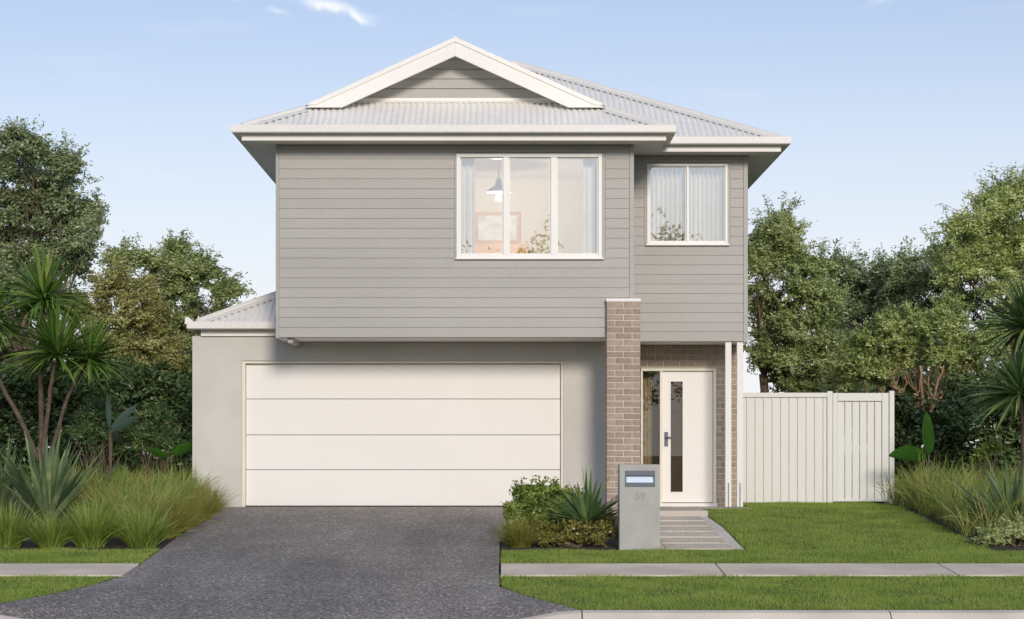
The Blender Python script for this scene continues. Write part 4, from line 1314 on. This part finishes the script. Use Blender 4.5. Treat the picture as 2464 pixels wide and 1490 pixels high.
tree('rounded_tree', 'dark green low tree in the middle of the gap behind the fence',
     [(2040, 668, 42), (2075, 690, 44), (2120, 690, 50), (2165, 668, 40), (2200, 680, 42), (2240, 690, 44), (2100, 770, 80), (2180, 770, 80), (2250, 770, 60), (2050, 790, 60), (2120, 860, 80), (2210, 860, 70)],
     15.0, (2110, 930), L['dark'], 60000, (0.10, 0.036), seed=15, depth=1.6, trunk_r=0.14, spread=0.19)
tree('pale_tree', 'tall pale green airy tree at the far right',
     [(2420, 480, 44), (2470, 480, 60), (2370, 520, 46), (2310, 560, 34), (2430, 560, 70), (2340, 600, 56), (2290, 620, 32), (2480, 640, 90), (2390, 660, 66), (2310, 670, 40), (2440, 740, 80), (2330, 720, 36), (2540, 560, 100)],
     10.0, (2440, 860), L['pale'], 64000, (0.09, 0.030), seed=18, depth=1.4, trunk_r=0.15, spread=0.18)
tree('orange_limbed_tree', 'spreading tree with bare orange-brown limbs rising behind the gate',
     [(2080, 850, 52), (2140, 820, 56), (2200, 800, 60), (2262, 800, 52), (2310, 830, 46), (2330, 890, 44), (2100, 915, 40), (2270, 880, 44), (2180, 870, 40), (2050, 900, 44), (2360, 830, 50)],
     5.5, (2222, 1020), L['pale'], 46000, (0.075, 0.028), bark='bark_orange', seed=21, depth=0.7, trunk_r=0.075, spread=0.13, stems=2,
     limbs=[((2206, 985), (2150, 930), 0.045, 0.03), ((2188, 962), (2120, 960), 0.028, 0.016), ((2160, 940), (2140, 890), 0.030, 0.012), ((2222, 1000), (2214, 880), 0.045, 0.018), ((2236, 985), (2270, 880), 0.038, 0.014)])

# undergrowth closing both sides, its shade put into the dark leaf colour (one mass, nobody could count it)
def under(name, label, lobes_px, mat, n_leaf, leaf, seed, spread=0.12, per=50, up=0.5):
    rng = np.random.default_rng(seed)
    lobes = []
    for px, py, rp, Y in lobes_px:
        c = W(px, py, Y); r = rp / S(Y)
        lobes.append((c.x, Y, c.z, r, r * 0.8, r))
    V, F, cc = foliage(lobes, n_leaf, leaf[0], leaf[1], spread, per, up, rng=rng, clip=lambda c: c[:, 2] > -0.1)
    o = link(name, np_mesh(name, V, F, mat, False))
    return tag(o, label, 'undergrowth', kind='stuff')
ul = [(x, 1000 + 26 * math.sin(x * 0.05), 95, 4.2 + 0.9 * math.sin(x * 0.031)) for x in range(-60, 460, 40)]
ul += [(x, 1110, 90, 3.4) for x in range(-60, 450, 45)] + [(x, 930, 60, 5.0) for x in range(-40, 440, 60)]
ul = [u for u in ul if u[0] + u[2] < 505] + [(440, y_, 48, 5.0) for y_ in range(960, 1190, 40)] + [(425, y_, 60, 8.5) for y_ in range(900, 1120, 50)]
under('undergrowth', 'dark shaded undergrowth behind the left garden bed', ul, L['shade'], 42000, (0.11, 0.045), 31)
ur = [(x, (1048 if x < 2310 else 1010) + 14 * math.sin(x * 0.06), 70, 3.8 + 0.8 * math.sin(x * 0.04)) for x in range(2236, 2800, 38)]
ur += [(x, 1120, 80, 3.2) for x in range(2240, 2800, 42)] + [(x, 950, 55, 5.2) for x in range(2320, 2800, 50)]
ur += [(2185, y_, 45, 4.6) for y_ in range(1000, 1200, 40)] + [(2160, y_, 55, 6.5) for y_ in range(960, 1200, 45)]
ur += [(x, 1035, 62, 5.9) for x in range(2120, 2300, 45)]
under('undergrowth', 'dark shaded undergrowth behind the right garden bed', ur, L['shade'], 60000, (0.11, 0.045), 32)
ub = [(x, 880 + 30 * math.sin(x * 0.09), 80, 18.0) for x in range(2060, 2600, 50)] + [(x, 980, 80, 17.0) for x in range(2060, 2600, 50)]
ub += [(x, 930 + 30 * math.sin(x * 0.09), 80, 18.0) for x in range(-200, 460, 50)] + [(x, 1000, 80, 17.0) for x in range(-200, 460, 50)]
under('shrubbery', 'distant green shrubbery closing the gaps between the back trees', ub, L['dark'], 40000, (0.16, 0.07), 33, 0.2)

# the wood across the street, seen only as a reflection in the upper windows
rng = np.random.default_rng(40)
lobes = []
for i in range(34):
    x = -32 + i * 2.0 + rng.uniform(-0.7, 0.7)
    hgt = 7.0 + 1.8 * math.sin(i * 1.7) + rng.uniform(-0.6, 0.6)
    for q in range(3):
        lobes.append((x + rng.uniform(-0.8, 0.8), -54 + rng.uniform(-2, 2), hgt * (0.35 + 0.27 * q), 1.7 - 0.3 * q, 1.6, 1.7 - 0.25 * q))
V, F, cc = foliage(lobes, 70000, 0.24, 0.11, 0.42, 40, rng=rng)
tag(link('forest', np_mesh('forest', V, F, L['mid'], False)), 'line of trees across the street mirrored in the upper windows', 'woodland', kind='stuff')

# ------------------------------------------------------------------ cordylines, flax, yucca
def rosette(center, n, length, width, tmin, tmax, rng, droop=0.5, segs=6, fold=0.25, prof=None, lvar=0.2):
    az = rng.uniform(0, 2 * np.pi, n)
    u = rng.uniform(0, 1, n)
    t0 = tmin + (tmax - tmin) * u ** 0.8
    t1 = t0 + droop * (0.3 + 0.7 * np.sin(np.clip(t0, 0, np.pi))) * rng.uniform(0.4, 1.3, n)
    base = np.tile(np.array(center, float), (n, 1)) + rng.normal(0, 0.015, (n, 3))
    ln = length * rng.uniform(1 - lvar, 1 + lvar, n)
    wd = width * rng.uniform(0.8, 1.2, n)
    if prof is None: prof = [0.5, 0.85, 1.0, 0.95, 0.75, 0.45, 0.03]
    return blades(base, az, t0, t1, ln, wd, segs, prof, fold, roll=rng.normal(0, 0.3, n))

def cordyline(name, label, base, stems, heads, mat, seed, length=0.82, n=210, dead=40, group='palm-like cordylines'):
    rng = np.random.default_rng(seed); random.seed(seed)
    root = tag(empty(name, base), label, 'palm', group)
    for pts, r0, r1 in stems:
        mb = MB()
        P = [Vector(p) for p in pts]
        fine = []
        for a, b in zip(P[:-1], P[1:]):
            for q in range(4):
                fine.append(a.lerp(b, q / 4) + Vector((random.uniform(-1, 1), random.uniform(-1, 1), 0)) * r0 * 0.16)
        fine.append(P[-1])
        rad = [0.8 * (r0 + (r1 - r0) * i / (len(fine) - 1)) for i in range(len(fine))]
        mb.tube(fine, rad, 8)
        mb.build('trunk', M['bark_red'], root, smooth=True)
    for c, sc_ in heads:
        v1 = rosette(c, int(n), length * sc_, 0.043 * sc_, 0.05, 1.85, rng, 0.7)
        o = link('crown', np_mesh('crown', *v1, mat, False), root)
        if dead:
            v2 = rosette((c[0], c[1], c[2] - 0.04), int(dead), length * 0.95 * sc_, 0.036 * sc_, 1.7, 2.5, rng, 0.6)
            d_ = link('dry_leaves', np_mesh('dry_leaves', *v2, L['dead'], False), root)
            d_.parent = root
    return root
YC = -0.4
def wc(px, py, dy=0.0):
    p = W(px, py, YC + dy); return (p.x, p.y, p.z)
bs = wc(100, 1232)
cordyline('cordyline', 'multi-stemmed cordyline with spiky green heads in the left bed', bs,
          [([wc(96, 1232), wc(103, 1090), wc(118, 960), wc(132, 870)], 0.05, 0.034),
           ([wc(112, 1232, 0.1), wc(125, 1080, 0.1), wc(160, 960, 0.15), wc(205, 880, 0.2)], 0.046, 0.03),
           ([wc(100, 1160, 0.1), wc(98, 1000, 0.2), wc(95, 860, 0.3), wc(105, 730, 0.35)], 0.055, 0.036),
           ([wc(92, 1110), wc(60, 1030, 0.1), wc(15, 950, 0.15), wc(-30, 860, 0.2)], 0.055, 0.036)],
          [(wc(105, 722, 0.35), 1.05), (wc(136, 855), 1.1), (wc(215, 868, 0.25), 0.92), (wc(-34, 780, 0.2), 1.0)], L['cord'], 51)
YC = -0.2
cordyline('cordyline', 'dark cordyline at the right edge with two drooping spiky heads', wc(2462, 1200),
          [([wc(2462, 1215), wc(2464, 1100), wc(2460, 960)], 0.06, 0.042),
           ([wc(2464, 1090, 0.1), wc(2480, 950, 0.15), wc(2474, 800, 0.2)], 0.055, 0.038)],
          [(wc(2456, 950), 1.1), (wc(2474, 788, 0.2), 1.15)], L['cord_dark'], 52, n=250)

def sword_plant(name, label, px, py, Y, n, length, width, tmax, mat, seed, cat='flax', droop=0.22, group='sword-leaved plants in the beds', stem=0.0):
    rng = np.random.default_rng(seed)
    p = W(px, py, Y)
    c = (p.x, Y, gz(Y) - 0.02 + stem)
    V, F = rosette(c, n, length, width, 0.03, tmax, rng, droop, 6, 0.35, [0.75, 1.0, 1.0, 0.92, 0.75, 0.48, 0.02], 0.28)
    if stem:
        root = tag(empty(name, (p.x, Y, gz(Y))), label, cat, group)
        MB().tube([(p.x, Y, gz(Y) - 0.05), (p.x, Y, c[2] + 0.03)], [0.05, 0.04], 8).build('stem', M['bark'], root, smooth=True)
        link('leaves', np_mesh('leaves', V, F, mat, False), root)
        return root
    o = link(name, np_mesh(name, V, F, mat, False))
    # origin at the base
    o.data.transform(Matrix.Translation((-p.x, -Y, -gz(Y)))); o.location = (p.x, Y, gz(Y))
    return tag(o, label, cat, group)
sword_plant('flax', 'large grey-green flax with broad upright leaves below the cordyline', 112, 1255, -3.0, 64, 1.15, 0.085, 0.8, L['flax'], 61)
sword_plant('flax', 'grey-green flax cut off by the left edge of the view', 0, 1240, -2.4, 34, 1.02, 0.085, 0.8, L['flax'], 62)
sword_plant('flax', 'dark grey-green flax at the right edge in front of tawny grass', 2438, 1262, -4.3, 60, 0.95, 0.07, 1.05, L['flax'], 63)
sword_plant('yucca', 'spiky green yucca rosette beside the letterbox', 1412, 1262, -5.6, 64, 0.66, 0.052, 1.35, L['yucca'], 64, 'yucca', 0.15, stem=0.28)

# ------------------------------------------------------------------ tussocks and feather grass
def tussock_mesh(mat, n, length, spread, tmax, seed, width=0.006, name='tussock_grass'):
    rng = np.random.default_rng(seed)
    az = rng.uniform(0, 2 * np.pi, n)
    r = spread * rng.uniform(0, 1, n) ** 0.7
    a2 = az + rng.normal(0, 0.5, n)
    base = np.column_stack([np.cos(a2) * r, np.sin(a2) * r, np.zeros(n) - 0.01])
    t0 = tmax * rng.uniform(0, 1, n) ** 0.9 * 0.5 + 0.02
    t1 = t0 + rng.uniform(0.1, 1.3, n) * (0.4 + t0)
    V, F = blades(base, az, t0, t1, length * rng.uniform(0.6, 1.12, n), np.full(n, width) * rng.uniform(0.8, 1.6, n), 5, [0.7, 1, 0.9, 0.7, 0.45, 0.05], roll=rng.normal(0, 0.6, n))
    return np_mesh(name, V, F, mat, False)
TM = [tussock_mesh(L['tuss'], 800, 0.44, 0.11, 1.25, 71, 0.005), tussock_mesh(L['tuss'], 800, 0.42, 0.12, 1.4, 72, 0.005)]
TY = [tussock_mesh(L['tuss_y'], 800, 0.48, 0.13, 1.45, 73, 0.005), tussock_mesh(L['tuss_y'], 800, 0.44, 0.13, 1.6, 74, 0.005)]
def put(me, name, label, px, Y, sc_, rz, cat='grass', group=None):
    x = (px - VPX) / S(Y)
    o = link(name, me, None, (x, Y, gz(Y) - 0.01), (0, 0, rz)); o.scale = (sc_, sc_, sc_)
    return tag(o, label, cat, group)
GB = 'grass tussocks edging the left bed'
put(TM[0], 'tussock_grass', 'bright green tussock at the left edge, first along the front grass strip', 18, -5.85, 1.42, 0.3, group=GB)
put(TM[1], 'tussock_grass', 'small bright green tussock in front of the large flax, second along the strip', 122, -5.90, 1.15, 1.4, group=GB)
put(TM[0], 'tussock_grass', 'large bright green tussock, third along the front grass strip', 220, -5.80, 1.45, 2.2, group=GB)
put(TM[1], 'tussock_grass', 'bright green tussock nearest the driveway at the front of the bed', 342, -5.75, 1.38, 3.0, group=GB)
put(TY[0], 'tussock_grass', 'yellow-green arching tussock beside the driveway, behind the nearest bright one', 398, -4.6, 1.2, 0.5, group=GB)
put(TY[1], 'tussock_grass', 'golden tussock spilling over the driveway edge halfway up the bed', 436, -3.4, 1.12, 1.7, group=GB)
put(TY[0], 'tussock_grass', 'yellow-green tussock by the driveway just short of the garage wall', 474, -2.3, 1.08, 2.9, group=GB)
put(TY[1], 'tussock_grass', 'tall green-gold tussock standing in front of the garage wall corner', 492, -1.1, 1.2, 4.1, group=GB)
put(TY[1], 'tussock_grass', 'yellow tussock at the driveway corner of the bed beside the letterbox', 1250, -5.75, 1.0, 0.9)

def wisps(name, label, pts, seed, mat, length=(0.55, 1.0), lean=(0.05, 0.6), per=120, tint=None, bias=0.0):
    """pts: clump centres (x, Y); fine arching stalks"""
    rng = np.random.default_rng(seed)
    P = np.repeat(np.array(pts), per, axis=0)
    n = len(P)
    hc = np.repeat(rng.uniform(0.62, 1.12, len(pts)), per)
    lc = np.repeat(rng.normal(0, 0.8, len(pts)), per)
    P = P + rng.normal(0, 0.07, (n, 2))
    az = rng.uniform(0, 2 * np.pi, n)
    az = np.where(rng.uniform(0, 1, n) < 0.35 + bias, rng.normal(0.1, 0.7, n) + lc, az)
    z = 0.06 * np.minimum(P[:, 1], 0) - 0.02
    base = np.column_stack([P, z])
    t0 = rng.uniform(lean[0], lean[1], n) * 0.75
    t1 = t0 + rng.uniform(0.15, 1.5, n)
    V, F = blades(base, az, t0, t1, rng.uniform(length[0], length[1], n) * hc, rng.uniform(0.005, 0.012, n), 5, [0.6, 0.8, 0.9, 1.0, 0.8, 0.1], roll=rng.normal(0, 0.8, n))
    o = link(name, np_mesh(name, V, F, mat, False))
    return tag(o, label, 'grass', kind='stuff')
rng = np.random.default_rng(80)
pts = []
while len(pts) < 150:
    Y = rng.uniform(-4.9, 0.9); x = rng.uniform(-7.2, -4.55)
    px = VPX + x * S(Y)
    lim = -4.45 - 0.0 * Y
    if px < 60 or x > lim - 0.05: continue
    if px < 225 and Y < -0.8: continue
    pts.append((x, Y))
wisps('feather_grass', 'tall tawny feather grass filling the left bed beside the garage wall', pts, 81, L['wisp'], (0.42, 0.82), per=62, bias=0.2)
pts = []
while len(pts) < 230:
    Y = rng.uniform(-4.9, 1.8); x = rng.uniform(6.12, 9.8)
    px = VPX + x * S(Y)
    if px > 2720: continue
    pts.append((x, Y))
wisps('feather_grass', 'tall rusty tawny feather grass filling the right bed beside the lawn', pts, 82, L['wisp'], (0.45, 0.88), per=58)

# ------------------------------------------------------------------ shrubs
def shrub(name, label, lobes_px, mat, n_leaf, leaf, seed, spread=0.07, cat='shrub', per=30, group=None, droop=0.0):
    rng = np.random.default_rng(seed); random.seed(seed)
    lobes = []
    for px, py, rp, Y in lobes_px:
        c = W(px, py, Y); r = rp / S(Y)
        lobes.append((c.x, Y, c.z, r, r * 0.85, r * 0.9))
    cx = float(np.mean([l_[0] for l_ in lobes])); cy = float(np.mean([l_[1] for l_ in lobes]))
    V, F, cc = foliage(lobes, n_leaf, leaf[0], leaf[1], spread, per, 0.55, droop, rng=rng, clip=lambda c: c[:, 2] > 0.06 * np.minimum(c[:, 1], 0) - 0.02)
    root = tag(empty(name, (cx, cy, gz(cy))), label, cat, group)
    mb = MB()
    for i in rng.choice(len(cc), min(26, len(cc)), replace=False):
        limb(mb, (cx + rng.normal(0, 0.05), cy + rng.normal(0, 0.05), gz(cy) - 0.03), Vector(cc[i]), 0.012, 0.004, 0, 0.1, 4)
    mb.build('stems', M['bark'], root)
    link('foliage', np_mesh('foliage', V, F, mat, False), root)
    return root
shrub('leafy_shrub', 'fresh green leafy shrub in front of the garage door corner', [(1268, 1206, 40, -4.9), (1315, 1204, 42, -4.8), (1352, 1214, 38, -4.6), (1286, 1250, 46, -5.1), (1340, 1260, 44, -5.2), (1246, 1232, 32, -5.0), (1232, 1266, 26, -5.2), (1390, 1225, 34, -4.3), (1300, 1275, 34, -5.3), (1370, 1280, 34, -5.4)], L['shrub'], 20000, (0.060, 0.027), 91, 0.055)
shrub('leafy_shrub', 'low mottled green and bronze shrub between yellow tussock and letterbox', [(1330, 1295, 30, -5.8), (1375, 1290, 32, -5.8), (1420, 1292, 32, -5.8), (1460, 1290, 28, -5.75), (1450, 1250, 26, -5.5), (1300, 1290, 24, -5.75)], L['mixed'], 12000, (0.048, 0.022), 92, 0.05)
shrub('leafy_shrub', 'loose grey-green low shrub at the front right corner of the bed', [(2405, 1296, 28, -5.7), (2445, 1290, 32, -5.6), (2485, 1286, 36, -5.5), (2380, 1304, 16, -5.7)], L['mid'], 9000, (0.07, 0.022), 93, 0.06)
shrub('leafy_shrub', 'small bright green shrub among the dark plants behind the right grass', [(2372, 1090, 20, 1.2), (2385, 1075, 18, 1.2), (2362, 1105, 20, 1.2)], L['shrub'], 1400, (0.06, 0.028), 94, 0.05)
shrub('fern', 'dark feathery fern mound under the cordyline', [(235, 1030, 62, 1.2), (200, 1060, 50, 1.0), (270, 1060, 50, 1.1)], L['cord_dark'], 5200, (0.10, 0.014), 95, 0.09, 'fern')
shrub('fern', 'dark feathery fern mound near the garage wall behind tawny grass', [(370, 1040, 60, 1.6), (410, 1075, 48, 1.4), (330, 1070, 46, 1.4)], L['cord_dark'], 5200, (0.10, 0.014), 96, 0.09, 'fern')

# broad-leaved plants
def broad_leaf(p0, az, t0, t1, length, width, roll=0.0, segs=10):
    """one paddle leaf on a stalk: returns verts, quads"""
    prof = [0.05] + [max(0.05, math.sin(math.pi * min(1, (i / segs) ** 0.85)) ** 0.7) for i in range(1, segs)] + [0.02]
    V, F = blades(np.array([p0], float), np.array([az]), np.array([t0]), np.array([t1]), np.array([length]), np.array([width]), segs, prof, 0.22, roll=np.array([roll]))
    return V, F
def paddle_plant(name, label, base, leaves, mat, cat, stalk_mat):
    root = tag(empty(name, base), label, cat)
    for (sx, sz, az, t0, t1, ln, wd, rl) in leaves:
        tip = Vector((base[0] + sx, base[1], base[2] + sz))
        MB().tube([base, (Vector(base) + tip) / 2 + Vector((sx * -0.1, 0, 0.02)), tip], [0.018, 0.013, 0.009], 6).build('stalk', stalk_mat, root, smooth=True)
        link('leaf', np_mesh('leaf', *broad_leaf(tip, az, t0, t1, ln, wd, rl), mat, True), root)
    return root
b = W(2232, 1215, 1.6); b.z = -0.02
paddle_plant('banana_plant', 'banana plant with broad glossy leaves beside the gate post', tuple(b),
             [(-0.02, 0.74, math.pi, 1.05, 1.95, 0.62, 0.34, -0.75), (0.02, 0.80, 4.2, 0.05, 0.30, 0.70, 0.24, 0.3)], L['banana'], 'plant', M['bark'])
b = W(266, 1200, 0.3); b.z = -0.02
paddle_plant('bird_of_paradise', 'blue-green paddle-leaved plant standing in the dark undergrowth', tuple(b),
             [(0.0, 1.15, 0.1, 0.95, 1.15, 0.48, 0.15, 0.9), (-0.02, 1.22, 4.4, 0.05, 0.2, 0.52, 0.12, 0.3), (0.01, 1.18, 0.3, 0.70, 0.90, 0.56, 0.13, 1.1), (0.02, 1.05, 5.2, 1.3, 1.7, 0.4, 0.12, 0.8)], L['blueleaf'], 'plant', M['bark_red'])
b = W(410, 1205, 0.6); b.z = -0.02
paddle_plant('banana_plant', 'low bright broad leaf showing above the tawny grass near the garage', tuple(b),
             [(0.02, 0.80, 0.1, 0.9, 1.6, 0.46, 0.22, 0.8), (-0.05, 0.76, 3.0, 0.9, 1.6, 0.36, 0.18, -0.8)], L['banana'], 'plant', M['bark'])
